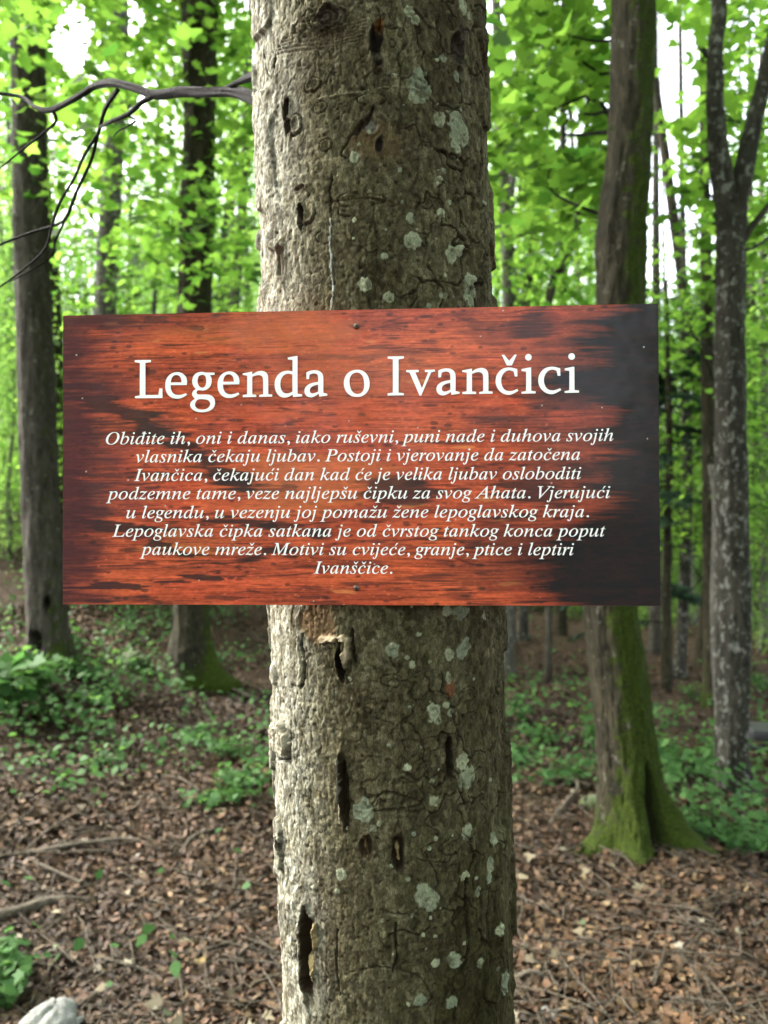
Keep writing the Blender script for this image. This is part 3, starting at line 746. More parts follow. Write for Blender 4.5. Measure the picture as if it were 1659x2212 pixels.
V, F = box_np(-SW / 2 - .0002, SW / 2 + .0002, .0009, .0036, -SH / 2 - .0002, SH / 2 + .0002)
link('board', mesh_np('board', V, F, False), M_CORE, sign)
t = NT('white_ink'); t.base((.80, .78, .80)); t.rough(.45); t.b.inputs['Coat Weight'].default_value = .3; t.b.inputs['Coat Roughness'].default_value = .2; M_INK = t.m

def fill_mesh(name, polys, parent, grow=0.0, extra=()):
    """flat lettering: closed outlines (holes by even-odd) filled, lying 0.4 mm proud of the face"""
    Vs, Fs, n0 = [], [], 0
    for polys_, y_ in ((polys, -.0011), (extra, -.0014)):
        if not polys_: continue
        cu = bpy.data.curves.new(name, 'CURVE'); cu.dimensions = '2D'; cu.fill_mode = 'FRONT'; cu.offset = grow
        for q in polys_:
            s = cu.splines.new('POLY'); s.points.add(len(q) - 1)
            s.points.foreach_set('co', np.array([(x, y, 0, 1) for x, y in q], np.float32).ravel()); s.use_cyclic_u = True
        ob = bpy.data.objects.new(name, cu); COL.objects.link(ob)
        dg = bpy.context.evaluated_depsgraph_get(); me = bpy.data.meshes.new_from_object(ob.evaluated_get(dg))
        bpy.data.objects.remove(ob); bpy.data.curves.remove(cu)
        co = np.empty(len(me.vertices) * 3, np.float32); me.vertices.foreach_get('co', co); co = co.reshape(-1, 3)
        me.calc_loop_triangles(); tr = np.empty(len(me.loop_triangles) * 3, np.int32); me.loop_triangles.foreach_get('vertices', tr)
        Vs.append(np.stack([co[:, 0], np.full(len(co), y_), co[:, 1]], -1)); Fs.append(tr.reshape(-1, 3) + n0); n0 += len(co)
        bpy.data.meshes.remove(me)
    return link(name, mesh_np(name, np.vstack(Vs), np.vstack(Fs), False), M_INK, parent)
def rounded(poly, per=4, corner=50):
    p = [Vector(q) for q in poly]; n = len(p); out = []
    def isc(i):
        a = p[i] - p[i - 1]; b = p[(i + 1) % n] - p[i]
        return math.degrees(a.angle(b, 0)) > corner
    for i in range(n):
        p0, p1, p2, p3 = p[i - 1], p[i], p[(i + 1) % n], p[(i + 2) % n]
        m1 = (p2 - p0) * .5 if not isc(i) else (p2 - p1)
        m2 = (p3 - p1) * .5 if not isc((i + 1) % n) else (p2 - p1)
        L = (p2 - p1).length
        for m_ in (m1, m2):
            if m_.length > L: m_ *= L / m_.length
        for k in range(per):
            s = k / per; a = 2 * s ** 3 - 3 * s * s + 1; b = s ** 3 - 2 * s * s + s; c_ = -2 * s ** 3 + 3 * s * s; d = s ** 3 - s * s
            out.append(tuple(a * p1 + b * m1 + c_ * p2 + d * m2))
    return out
# title: letter outlines in source pixels (x0, y0, scale, outlines)
s1, s2, s3, s4, s5 = 220 / 1659, 240 / 1659, 280 / 1659, 200 / 1659, 1
G_L = (470, 1260, s1, [[(88, 178), (512, 174), (522, 185), (520, 232), (372, 255), (374, 1115), (720, 1112), (748, 937), (828, 940), (833, 1196), (105, 1202), (90, 1185), (92, 1148), (220, 1125), (222, 255), (92, 235), (84, 210)]])
G_e = (470, 1260, s1, [[(1482, 846), (1050, 852), (1058, 950), (1095, 1040), (1160, 1095), (1250, 1114), (1350, 1102), (1455, 1066), (1490, 1108), (1420, 1155), (1320, 1200), (1210, 1213), (1090, 1190), (990, 1120), (925, 1010), (903, 870), (918, 740), (970, 630), (1060, 545), (1180, 503), (1300, 507), (1400, 560), (1465, 640), (1492, 750)],
                       [(1052, 778), (1340, 774), (1332, 690), (1295, 618), (1225, 580), (1140, 592), (1080, 660)]])
G_g = (670, 1260, s1, [[(490, 512), (720, 514), (724, 572), (595, 585), (632, 650), (642, 740), (620, 850), (550, 940), (440, 992), (350, 990), (290, 985), (250, 1010), (238, 1055), (262, 1094), (330, 1103), (510, 1102), (620, 1125), (700, 1195), (733, 1300), (718, 1410), (650, 1500), (520, 1560), (360, 1578), (200, 1545), (90, 1460), (62, 1370), (95, 1290), (190, 1215), (135, 1150), (115, 1080), (145, 1010), (220, 950), (160, 890), (125, 800), (122, 700), (165, 590), (250, 518), (360, 493), (430, 500)],
                       [(390, 574), (300, 600), (265, 700), (275, 810), (320, 890), (390, 918), (455, 890), (490, 800), (492, 680), (460, 600)], [(290, 1232), (460, 1232), (550, 1260), (602, 1340), (575, 1430), (490, 1490), (370, 1505), (260, 1480), (198, 1400), (215, 1300)]])
G_n = (850, 1260, s2, [[(105, 490), (330, 448), (342, 455), (342, 518), (420, 465), (520, 433), (610, 432), (690, 475), (732, 570), (735, 1003), (825, 1010), (836, 1025), (832, 1062), (515, 1068), (512, 1022), (610, 1003), (608, 650), (590, 575), (530, 535), (440, 540), (342, 575), (342, 1005), (435, 1015), (442, 1030), (440, 1070), (115, 1076), (108, 1060), (112, 1022), (215, 1003), (218, 548), (110, 528)]])
G_d = (850, 1260, s2, [[(1215, 98), (1400, 68), (1445, 62), (1456, 75), (1455, 990), (1560, 1005), (1570, 1015), (1565, 1055), (1345, 1074), (1335, 1010), (1260, 1055), (1180, 1083), (1090, 1082), (990, 1030), (920, 920), (893, 780), (910, 640), (980, 520), (1080, 450), (1200, 424), (1333, 438), (1333, 160), (1220, 148)],
                       [(1330, 518), (1270, 502), (1190, 502), (1110, 545), (1055, 630), (1033, 750), (1050, 870), (1100, 950), (1170, 982), (1250, 975), (1330, 940)]])
G_a = (1070, 1260, s3, [[(130, 398), (210, 365), (310, 352), (400, 370), (465, 425), (488, 500), (488, 828), (560, 848), (575, 862), (570, 888), (405, 912), (390, 850), (320, 895), (235, 925), (150, 905), (105, 855), (90, 785), (115, 710), (180, 650), (270, 618), (380, 598), (378, 500), (360, 445), (310, 422), (250, 428), (200, 445), (185, 540), (130, 545)],
                        [(380, 655), (290, 680), (225, 720), (203, 775), (215, 825), (255, 842), (320, 830), (380, 802)]])
G_o = (1070, 1260, s3, [[(1195, 343), (1290, 355), (1380, 410), (1440, 500), (1465, 620), (1450, 740), (1390, 840), (1290, 905), (1180, 915), (1080, 895), (985, 825), (932, 720), (920, 600), (950, 490), (1010, 410), (1095, 360)],
                        [(1190, 402), (1260, 420), (1320, 490), (1345, 600), (1345, 720), (1310, 810), (1240, 850), (1160, 845), (1085, 780), (1048, 670), (1042, 560), (1065, 480), (1115, 425)]])
G_I = (1370, 1250, s4, [[(95, 172), (560, 165), (573, 178), (572, 228), (415, 258), (415, 1240), (560, 1255), (573, 1270), (570, 1318), (95, 1325), (90, 1275), (100, 1260), (245, 1240), (245, 255), (95, 235)]])
G_v = (1370, 1250, s4, [[(640, 572), (1010, 568), (1012, 630), (912, 645), (1105, 1105), (1290, 635), (1195, 628), (1190, 570), (1480, 558), (1490, 612), (1380, 638), (1085, 1325), (1035, 1328), (740, 648), (635, 630)]])
G_c = (1740, 1250, s4, [[(740, 512), (850, 545), (855, 750), (848, 765), (775, 762), (742, 615), (680, 590), (600, 583), (500, 620), (415, 720), (375, 860), (390, 1000), (440, 1110), (520, 1175), (620, 1195), (720, 1180), (850, 1130), (880, 1185), (770, 1250), (650, 1300), (530, 1300), (400, 1250), (290, 1150), (225, 1020), (208, 900), (235, 740), (320, 610), (430, 530), (560, 498), (650, 498)]])
G_car = (1740, 1250, s4, [[(388, 125), (462, 118), (610, 300), (770, 115), (835, 118), (690, 438), (540, 440)]])
G_i = (1740, 1250, s4, [[(975, 545), (1200, 498), (1258, 498), (1262, 1185), (1380, 1200), (1393, 1215), (1388, 1262), (975, 1270), (972, 1220), (1108, 1190), (1110, 620), (975, 602)], [(1177 + 98 * math.cos(k * .3927), 195 + 98 * math.sin(k * .3927)) for k in range(16)]])
title = []
for G, dx, dy, sx_ in [(G_L, 0, 0, 1), (G_e, 0, 0, 1), (G_g, 0, 0, 1), (G_e, 186.2, -2.4, 1), (G_n, 0, 0, 1), (G_d, 0, 0, 1), (G_a, 0, 0, 1), (G_o, 0, 0, 1), (G_I, 0, 0, 1), (G_v, 0, 0, 1), (G_a, 469.4, -6.6, 1.015), (G_n, 780.8, -10.6, 1.028), (G_c, 0, 0, 1), (G_car, 0, 0, 1), (G_i, 0, 0, 1), (G_c, 151.9, -2.6, 1.01), (G_i, 153.6, -2.6, 1.01)]:
    x0, y0, s_, outs = G
    xm = x0 + min(p_[0] for p_ in outs[0]) * s_
    for o_ in outs:
        q = [(xm + (x0 + a * s_ - xm) * sx_ + dx, y0 + b * s_ + dy) for a, b in o_]
        title.append([sxy(*p_) for p_ in rounded(q)])
fill_mesh('title_lettering', title, sign)
# body text: light italic, outlines per letter: advance and polygons in 1/1000 em
GL = json.loads(r'''{"a":[509,[[[74,-12],[39,-5],[13,16],[-4,49],[-10,96],[-1,178],[28,261],[73,340],[134,408],[203,455],[273,471],[309,465],[333,447],[346,417],[359,460],[435,460],[344,134],[330,66],[334,56],[347,52],[376,69],[420,119],[434,107],[382,41],[334,1],[291,-12],[268,-7],[255,8],[250,34],[259,84],[284,175],[229,93],[178,35],[127,0]],[[122,49],[146,55],[172,71],[199,97],[226,130],[276,210],[297,254],[312,300],[323,343],[326,383],[320,417],[303,438],[275,445],[229,433],[184,396],[144,337],[110,261],[87,181],[79,109],[84,76],[98,56]]]],"b":[507,[[[122,-12],[68,-7],[28,9],[2,30],[-7,54],[-3,75],[131,601],[137,631],[138,650],[135,664],[128,673],[91,678],[75,678],[80,696],[140,703],[183,713],[232,725],[241,723],[242,715],[153,373],[204,427],[259,460],[318,471],[374,461],[418,431],[446,384],[455,324],[448,264],[428,205],[396,148],[354,96],[304,52],[247,18],[186,-5]],[[141,14],[197,25],[250,59],[297,111],[334,177],[359,248],[367,314],[361,359],[343,394],[314,415],[277,422],[231,411],[188,378],[151,324],[123,248],[81,99],[74,57],[81,33],[104,19]]]],"c":[444,[[[148,-12],[86,0],[39,34],[9,89],[-1,162],[4,211],[18,261],[41,308],[72,353],[109,393],[152,426],[223,460],[297,471],[339,466],[371,450],[390,426],[397,397],[394,374],[384,356],[368,344],[347,340],[315,350],[304,380],[308,399],[319,416],[325,423],[328,431],[320,442],[294,445],[242,435],[193,403],[150,354],[117,292],[95,224],[88,160],[94,108],[114,68],[143,43],[182,34],[233,44],[286,73],[339,122],[355,105],[287,40],[218,1]]]],"d":[528,[[[91,-12],[47,-4],[15,20],[-6,58],[-13,109],[-8,159],[8,214],[33,269],[66,324],[105,373],[148,415],[182,440],[217,458],[252,468],[286,471],[335,463],[361,437],[406,619],[409,634],[410,649],[407,663],[399,671],[362,677],[347,677],[352,696],[410,702],[455,713],[504,725],[511,723],[513,715],[512,705],[510,697],[358,120],[351,90],[348,66],[354,50],[372,45],[406,64],[456,120],[472,107],[429,54],[392,17],[357,-5],[323,-12],[295,-6],[278,11],[272,40],[279,91],[300,167],[248,88],[198,32],[147,-1]],[[135,41],[162,47],[190,65],[218,92],[246,127],[296,212],[332,304],[342,347],[345,386],[342,412],[332,431],[316,443],[295,447],[246,435],[197,399],[151,341],[112,265],[85,184],[76,116],[80,85],[92,61],[111,46]]]],"e":[428,[[[132,-10],[75,0],[31,31],[3,81],[-6,147],[-1,196],[14,246],[37,296],[69,344],[107,386],[150,422],[220,459],[291,471],[331,466],[360,452],[378,428],[384,396],[376,355],[351,317],[310,282],[218,239],[91,212],[86,176],[84,146],[94,86],[125,50],[177,38],[225,47],[276,75],[329,121],[344,106],[295,54],[245,18],[191,-3]],[[95,235],[184,257],[250,296],[291,347],[304,404],[295,434],[268,444],[236,437],[204,417],[171,385],[142,343],[116,292]]]],"g":[426,[[[94,-228],[23,-220],[-31,-195],[-66,-158],[-77,-111],[-63,-57],[-19,-8],[53,36],[20,58],[9,85],[15,104],[32,125],[87,180],[47,210],[23,246],[15,290],[22,337],[43,381],[76,419],[119,449],[170,468],[226,474],[264,470],[307,457],[366,440],[431,440],[431,396],[362,396],[369,352],[362,303],[341,259],[308,221],[267,193],[218,175],[164,169],[122,172],[98,150],[90,129],[109,104],[167,81],[236,56],[289,28],[321,-9],[332,-59],[325,-106],[303,-148],[267,-182],[220,-207],[161,-223]],[[166,192],[197,198],[225,217],[249,246],[268,283],[280,326],[284,371],[280,405],[266,430],[245,445],[219,450],[190,444],[162,425],[137,395],[117,359],[103,316],[99,271],[106,227],[129,201]],[[112,-197],[195,-185],[245,-149],[262,-89],[257,-66],[243,-47],[222,-29],[196,-15],[140,8],[78,27],[27,-10],[-4,-51],[-14,-95],[0,-152],[42,-186]]]],"h":[532,[[[312,-14],[275,-6],[253,19],[246,61],[258,125],[289,228],[323,330],[332,367],[327,383],[313,388],[276,375],[237,338],[195,275],[137,149],[94,0],[-28,0],[122,557],[132,595],[134,612],[131,628],[124,638],[109,642],[87,644],[71,644],[71,671],[164,681],[279,700],[171,293],[225,368],[275,420],[324,451],[376,461],[418,453],[443,428],[451,386],[443,332],[420,253],[372,112],[368,98],[366,85],[370,69],[382,64],[411,85],[455,146],[477,133],[422,51],[367,2]]]],"i":[264,[[[182,586],[163,590],[147,601],[135,618],[131,637],[135,656],[147,673],[163,685],[182,689],[202,685],[219,674],[230,657],[234,637],[230,617],[219,601],[202,590]],[[49,-12],[22,-6],[5,12],[0,43],[5,79],[17,128],[82,359],[87,378],[89,393],[85,410],[74,421],[55,426],[26,428],[30,445],[97,454],[143,462],[184,471],[192,468],[195,459],[194,451],[191,441],[94,117],[86,77],[91,55],[107,48],[144,67],[193,125],[208,110],[153,42],[100,2]]]],"j":[259,[[[185,586],[166,590],[150,601],[138,618],[134,637],[138,656],[150,673],[166,685],[185,689],[205,685],[222,674],[233,657],[237,637],[233,617],[222,601],[205,590]],[[-75,-228],[-102,-223],[-125,-210],[-139,-189],[-144,-165],[-135,-134],[-108,-124],[-82,-133],[-74,-160],[-75,-174],[-76,-188],[-73,-198],[-62,-201],[-40,-184],[-17,-131],[8,-39],[37,100],[91,370],[93,381],[93,392],[90,409],[82,420],[28,428],[32,446],[91,454],[133,462],[176,471],[186,467],[187,455],[109,85],[92,11],[73,-53],[52,-106],[31,-150],[0,-193],[-35,-219]]]],"k":[505,[[[324,-11],[299,-5],[279,14],[239,94],[179,239],[116,192],[61,0],[-20,0],[153,617],[158,647],[155,663],[147,673],[106,678],[92,678],[98,697],[163,707],[208,716],[236,723],[251,725],[259,722],[261,714],[256,693],[125,234],[290,357],[329,392],[342,417],[330,432],[294,438],[302,455],[502,455],[497,437],[494,437],[436,423],[366,380],[244,287],[319,108],[341,70],[354,57],[369,53],[405,69],[448,118],[463,102],[426,52],[389,17],[354,-4]]]],"l":[257,[[[47,-11],[26,-8],[11,3],[0,18],[-3,39],[4,81],[20,148],[146,614],[151,644],[148,664],[138,675],[118,681],[87,683],[89,701],[155,710],[200,717],[243,725],[252,723],[255,716],[250,693],[93,125],[83,74],[88,57],[101,51],[135,69],[182,122],[198,107],[156,55],[115,18],[78,-4]]]],"m":[819,[[[610,-11],[582,-5],[566,14],[560,46],[563,79],[572,116],[631,325],[641,379],[634,402],[612,409],[585,403],[553,384],[519,353],[484,312],[449,262],[416,204],[373,107],[340,0],[261,0],[350,302],[361,348],[365,383],[358,402],[338,409],[318,405],[293,392],[232,342],[199,307],[169,266],[128,192],[94,104],[60,0],[-19,0],[74,315],[87,362],[91,392],[87,409],[76,419],[25,428],[29,446],[94,452],[140,461],[169,469],[183,471],[191,468],[194,459],[193,451],[190,441],[135,264],[230,378],[316,447],[392,470],[425,464],[445,444],[452,412],[445,360],[424,274],[511,383],[592,448],[668,470],[701,463],[721,443],[728,410],[724,377],[713,331],[649,97],[647,86],[645,74],[650,58],[663,52],[680,57],[698,71],[719,95],[743,129],[757,113],[708,44],[659,3]]]],"n":[542,[[[331,-13],[310,-10],[295,1],[284,18],[281,41],[291,97],[321,209],[351,322],[361,378],[355,401],[335,409],[314,405],[291,392],[237,346],[183,282],[138,211],[100,123],[63,0],[-18,0],[79,329],[92,391],[89,407],[79,417],[61,422],[34,424],[26,424],[29,442],[100,452],[149,461],[194,471],[198,468],[198,458],[138,264],[212,355],[280,419],[341,456],[392,469],[424,463],[444,445],[450,414],[447,375],[436,331],[378,131],[369,95],[365,73],[370,56],[386,50],[420,71],[464,135],[480,123],[431,47],[382,2]]]],"o":[522,[[[157,-12],[90,-1],[39,33],[5,85],[-6,152],[1,209],[21,266],[51,320],[92,369],[139,410],[191,443],[245,464],[300,471],[369,460],[422,427],[456,374],[467,307],[462,257],[446,206],[420,156],[387,109],[347,68],[303,34],[231,0]],[[168,17],[208,25],[247,48],[283,83],[315,127],[341,178],[362,232],[375,286],[379,337],[370,397],[341,433],[294,445],[245,433],[197,399],[153,344],[116,273],[91,196],[83,124],[89,78],[106,45],[132,24]]]],"p":[507,[[[-143,-222],[-138,-204],[-98,-199],[-73,-187],[-56,-165],[-43,-129],[81,350],[86,372],[89,390],[86,408],[77,418],[24,425],[29,443],[93,451],[139,460],[184,470],[192,468],[194,462],[191,445],[167,372],[221,427],[278,460],[337,471],[387,462],[426,435],[450,392],[458,336],[452,276],[432,215],[402,156],[363,103],[316,56],[264,20],[208,-3],[150,-11],[107,-6],[74,8],[44,-121],[34,-169],[39,-185],[53,-197],[76,-203],[114,-205],[109,-222]],[[150,14],[191,21],[231,44],[268,79],[301,123],[329,173],[351,228],[364,284],[369,339],[364,376],[350,404],[327,420],[297,426],[248,414],[202,376],[164,317],[136,241],[99,95],[95,77],[93,59],[99,34],[118,19]]]],"r":[333,[[[-19,0],[68,311],[83,386],[80,405],[70,415],[19,423],[22,442],[88,453],[134,462],[176,471],[185,468],[185,458],[133,267],[205,380],[263,448],[309,471],[327,468],[341,458],[350,442],[353,421],[349,396],[337,376],[319,363],[298,358],[282,361],[268,369],[258,382],[253,399],[175,297],[111,164],[61,0]]]],"s":[370,[[[116,-12],[78,-9],[48,-1],[9,9],[-6,5],[-13,-6],[-33,-6],[-11,158],[6,157],[15,96],[36,52],[66,24],[106,15],[138,21],[164,39],[181,67],[187,102],[179,139],[155,178],[124,219],[94,260],[69,307],[61,331],[59,354],[68,401],[94,438],[134,463],[183,471],[219,469],[247,461],[288,450],[305,455],[311,468],[328,468],[308,319],[291,319],[274,389],[242,431],[194,445],[171,441],[152,428],[139,410],[135,388],[144,353],[172,310],[203,270],[231,230],[257,181],[265,157],[267,132],[262,94],[248,60],[224,30],[194,8],[158,-7]]]],"t":[278,[[[49,-12],[22,-6],[6,11],[1,39],[4,66],[10,92],[98,421],[29,421],[33,442],[93,465],[149,513],[202,584],[225,584],[187,453],[272,453],[264,421],[179,421],[98,116],[89,67],[94,51],[107,46],[139,64],[185,118],[200,101],[148,38],[98,1]]]],"u":[542,[[[68,-12],[42,-8],[22,6],[10,28],[6,56],[12,102],[28,172],[75,340],[81,368],[83,395],[80,412],[70,422],[50,426],[20,428],[23,446],[89,455],[134,463],[177,471],[187,469],[190,464],[189,453],[186,440],[105,159],[93,110],[88,80],[96,56],[118,48],[149,56],[185,81],[224,120],[264,171],[302,232],[338,303],[367,379],[389,460],[467,460],[380,137],[367,70],[372,53],[387,48],[423,67],[469,125],[483,111],[434,43],[383,2],[331,-12],[303,-6],[287,11],[281,40],[285,75],[296,121],[327,228],[255,122],[189,48],[128,3]]]],"v":[442,[[[91,-12],[75,254],[67,344],[53,395],[32,418],[-1,426],[-9,426],[-5,445],[42,454],[78,462],[103,469],[118,470],[139,423],[152,280],[163,87],[244,174],[305,253],[345,317],[358,356],[354,366],[344,378],[321,403],[314,415],[311,429],[314,447],[324,461],[339,469],[358,472],[377,468],[393,455],[403,435],[406,409],[387,336],[331,242],[237,127],[112,-12]]]],"z":[396,[[[213,-12],[170,-8],[112,5],[56,19],[19,23],[-10,17],[-40,-2],[-46,-5],[-51,-7],[-60,-4],[-63,4],[-48,28],[281,388],[222,382],[189,385],[158,393],[131,401],[105,403],[83,400],[66,392],[52,377],[38,355],[23,363],[41,411],[61,444],[83,463],[110,469],[154,466],[209,455],[263,444],[296,440],[323,444],[346,455],[372,470],[380,467],[383,459],[381,451],[372,439],[39,74],[97,81],[136,79],[171,71],[203,64],[234,61],[266,68],[292,91],[312,128],[328,120],[311,70],[295,35],[278,12],[260,-3],[239,-10]]]],"O":[769,[[[298,-15],[222,-7],[157,16],[104,54],[65,105],[40,167],[32,241],[38,309],[57,376],[87,441],[126,503],[172,559],[226,609],[284,649],[346,681],[410,700],[475,707],[551,699],[615,675],[666,637],[705,585],[728,522],[736,450],[732,394],[718,338],[697,281],[669,226],[635,174],[596,126],[552,84],[506,48],[441,13],[372,-8]],[[299,15],[350,22],[399,43],[444,76],[487,119],[525,170],[559,229],[586,292],[606,358],[619,426],[623,493],[614,572],[585,630],[539,665],[477,677],[423,669],[370,646],[319,608],[272,558],[229,496],[194,426],[173,370],[158,315],[148,259],[145,204],[155,123],[186,64],[234,27]]]],"P":[600,[[[-50,0],[-45,20],[-40,20],[0,24],[27,37],[46,63],[62,108],[187,573],[196,624],[192,646],[179,660],[155,668],[121,672],[126,692],[398,692],[474,686],[532,667],[574,636],[600,593],[608,537],[599,480],[574,431],[532,389],[477,358],[408,338],[329,331],[237,331],[225,328],[219,319],[160,96],[158,82],[156,68],[161,44],[177,30],[205,23],[246,20],[240,0]],[[287,361],[350,366],[402,382],[443,409],[472,445],[489,489],[495,542],[487,596],[463,633],[422,655],[363,662],[338,659],[321,652],[308,634],[296,603],[239,392],[237,376],[239,369],[245,364]]]],"A":[690,[[[-126,0],[-122,19],[-79,26],[-38,48],[0,83],[160,271],[530,707],[550,707],[525,86],[529,55],[545,36],[572,24],[612,19],[609,0],[329,0],[333,19],[341,19],[381,24],[406,39],[419,68],[425,116],[429,235],[198,235],[184,232],[172,223],[97,134],[60,83],[47,53],[51,36],[64,26],[85,21],[117,19],[112,0]],[[213,272],[431,272],[443,546]]]],"V":[650,[[[119,-15],[143,588],[140,628],[128,654],[103,667],[66,672],[56,672],[60,692],[337,692],[332,674],[324,674],[284,669],[260,654],[247,625],[241,576],[222,142],[572,558],[610,609],[622,640],[618,656],[605,666],[552,672],[556,692],[769,692],[762,672],[760,672],[732,666],[704,647],[635,572],[141,-15]]]],"I":[365,[[[-46,0],[-40,20],[-36,20],[15,27],[31,37],[45,53],[67,108],[192,573],[201,624],[197,645],[183,660],[160,668],[125,672],[131,692],[410,692],[405,672],[397,672],[360,667],[333,654],[314,627],[298,584],[173,119],[164,67],[168,46],[182,32],[205,24],[239,20],[234,0]]]],"L":[668,[[[-36,0],[-31,20],[-27,20],[14,25],[42,38],[61,65],[77,108],[201,573],[209,603],[211,624],[206,645],[193,660],[170,668],[135,672],[140,692],[415,692],[408,673],[370,668],[342,655],[322,628],[306,585],[186,137],[176,95],[172,76],[176,55],[188,43],[210,37],[245,35],[316,35],[387,38],[443,49],[488,67],[527,97],[561,139],[594,196],[613,196],[548,0]]]],"M":[878,[[[-54,0],[-48,20],[5,27],[23,37],[37,53],[59,108],[190,573],[199,624],[194,645],[181,660],[158,668],[123,672],[129,692],[316,692],[388,161],[739,692],[929,692],[923,672],[915,672],[878,667],[851,654],[832,627],[816,584],[692,119],[685,89],[682,67],[687,46],[700,32],[724,24],[758,20],[753,0],[479,0],[484,17],[535,27],[553,39],[567,58],[591,123],[715,584],[326,0],[312,0],[234,585],[114,153],[103,106],[99,71],[103,47],[117,32],[140,23],[175,19],[170,0]]]],".":[219,[[[109,111],[79,103],[57,81],[49,51],[57,21],[79,-1],[109,-9],[139,-1],[161,21],[169,51],[161,81],[139,103]]]],",":[219,[[[59,-118],[124,-84],[163,-32],[176,26],[167,77],[143,111],[105,123],[75,116],[54,95],[46,66],[52,37],[69,18],[95,10],[97,-29],[85,-69],[59,-99]]]],"ı":[264,[[[50,-10],[23,-4],[6,14],[1,45],[6,81],[18,130],[82,357],[87,376],[89,391],[85,408],[74,419],[55,424],[26,426],[30,443],[97,452],[143,460],[184,469],[192,466],[195,457],[194,448],[190,436],[95,119],[87,79],[92,57],[108,50],[145,69],[194,127],[209,112],[153,44],[100,4]]]]}''')
CARON = [(-95, 690), (-62, 690), (8, 610), (104, 690), (138, 690), (30, 545), (-20, 545)]
ACUTE = [(10, 545), (44, 545), (170, 690), (92, 690)]
LINES = [('Obiđite ih, oni i danas, iako ruševni, puni nade i duhova svojih', 378.8, 1583.5, 2184, 1570.8), ('vlasnika čekaju ljubav. Postoji i vjerovanje da zatočena', 485.8, 1647.7, 2065.5, 1638.5),
         ('Ivančica, čekajući dan kad će je velika ljubav osloboditi', 478.9, 1713.7, 2070, 1706.7), ('podzemne tame, veze najljepšu čipku za svog Ahata. Vjerujući', 379, 1779, 2173, 1774.4),
         ('u legendu, u vezenju joj pomažu žene lepoglavskog kraja.', 451.7, 1846.3, 2097.3, 1842.2), ('Lepoglavska čipka satkana je od čvrstog tankog konca poput', 400.8, 1911.7, 2155.8, 1911),
         ('paukove mreže. Motivi su cvijeće, granje, ptice i leptiri', 499, 1976.5, 2044, 1977.6), ('Ivanščice.', 1118.3, 2043, 1397.7, 2043.5)]
body, bodyx = [], []
HSTEM = [(0, 60), (81, 60), (268, 722), (258, 727), (118, 700), (120, 686), (172, 678)]
for txt, xl, yl, xr, yr in LINES:
    polys, xtra, x = [], [], 0
    for ch in txt:
        if ch == ' ': x += 262; continue
        basec = {'č': 'c', 'ć': 'c', 'š': 's', 'ž': 'z', 'đ': 'd', 'h': 'n'}.get(ch, ch)
        adv, outs = GL[basec]
        for o_ in outs: polys.append([(a + x, b) for a, b in o_])
        if ch == 'h': xtra.append([(a + x, b) for a, b in HSTEM])
        elif basec != ch:
            cxm = x + adv * .5 + 70
            if ch == 'đ': xtra.append([(x + 330, 590), (x + 560, 590), (x + 568, 628), (x + 338, 628)])
            else: polys.append([(a + cxm, b) for a, b in (ACUTE if ch == 'ć' else CARON)])
        x += adv + 12
    lo = min(a for q in polys for a, b in q); hi = max(a for q in polys for a, b in q)
    for q, dst in [(q, body) for q in polys] + [(q, bodyx) for q in xtra]:
        dst.append([sxy(xl + (xr - xl) * (a - lo) / (hi - lo), yl + (yr - yl) * (a - lo) / (hi - lo) - b * .0615) for a, b in q])
    print('EM', (xr - xl) / (hi - lo))
fill_mesh('body_lettering', body, sign, .00006, bodyx)
# two screws
def screw(X, Y):
    x, z = sxy(X / K, Y / K)
    prof = [(0, -.0028), (.0012, -.00275), (.0024, -.0022), (.0030, -.0014), (.0031, -.0004)]
    n = 20; th = np.arange(n) / n * 2 * np.pi
    V = np.array([(x + r_ * math.cos(a), y_, z + r_ * math.sin(a)) for r_, y_ in prof for a in th]); F = grid_faces(len(prof), n, True)
    cr = [box_np(x - .0016, x + .0016, -.00305, -.0027, z - .00035, z + .00035), box_np(x - .00035, x + .00035, -.0031, -.0027, z - .0016, z + .0016)]
    o = link('screw', mesh_np('screw', V, F, True), M_SCREW, sign)
    V, F = join_vf(cr); link('screw_slot', mesh_np('screw_slot', V, F, False), M_SLOT, o)
t = NT('rusty_screw'); t.base(t.ramp(t.noise(600, 4), [(.35, (.05, .028, .02)), (.65, (.19, .12, .09))])); t.rough(.5); t.b.inputs['Metallic'].default_value = .5; M_SCREW = t.m
t = NT('screw_recess'); t.base((.02, .012, .01)); t.rough(.8); M_SLOT = t.m
screw(770, 705); screw(770, 1270)

# ------------------------------------------------------------------ named trees behind
PI = math.pi
CAMSIDE = -PI / 2                                        # trunk angle facing the camera
def side_moss(ang, amt, wid, low=0, lowh=.25):
    def f(th, h):
        d = (th - ang + np.pi) % (2 * np.pi) - np.pi
        return np.clip(amt * np.exp(-(d / wid) ** 2) + low * np.exp(-np.clip(h, 0, None) / lowh), 0, 1)
    return f

# grey tree at the left
tA, yA, rowsA = px_tree('maple_tree', 'grey-barked tree at the left edge, a dark hollow low on its trunk', 'tree', (112, 1440),
    [(58, -40, 70), (62, 200, 70), (68, 500, 71), (78, 800, 74), (90, 1100, 78), (100, 1300, 80), (106, 1400, 84)], M_BARK_GREY, n=64, per=16, rough=.14,
    moss=side_moss(-.6, .32, 1.0, .4, .3), hollow=[(CAMSIDE - .3, .20, .35, .08), (CAMSIDE + .45, .46, .22, .04)], root=.35, seed=4)
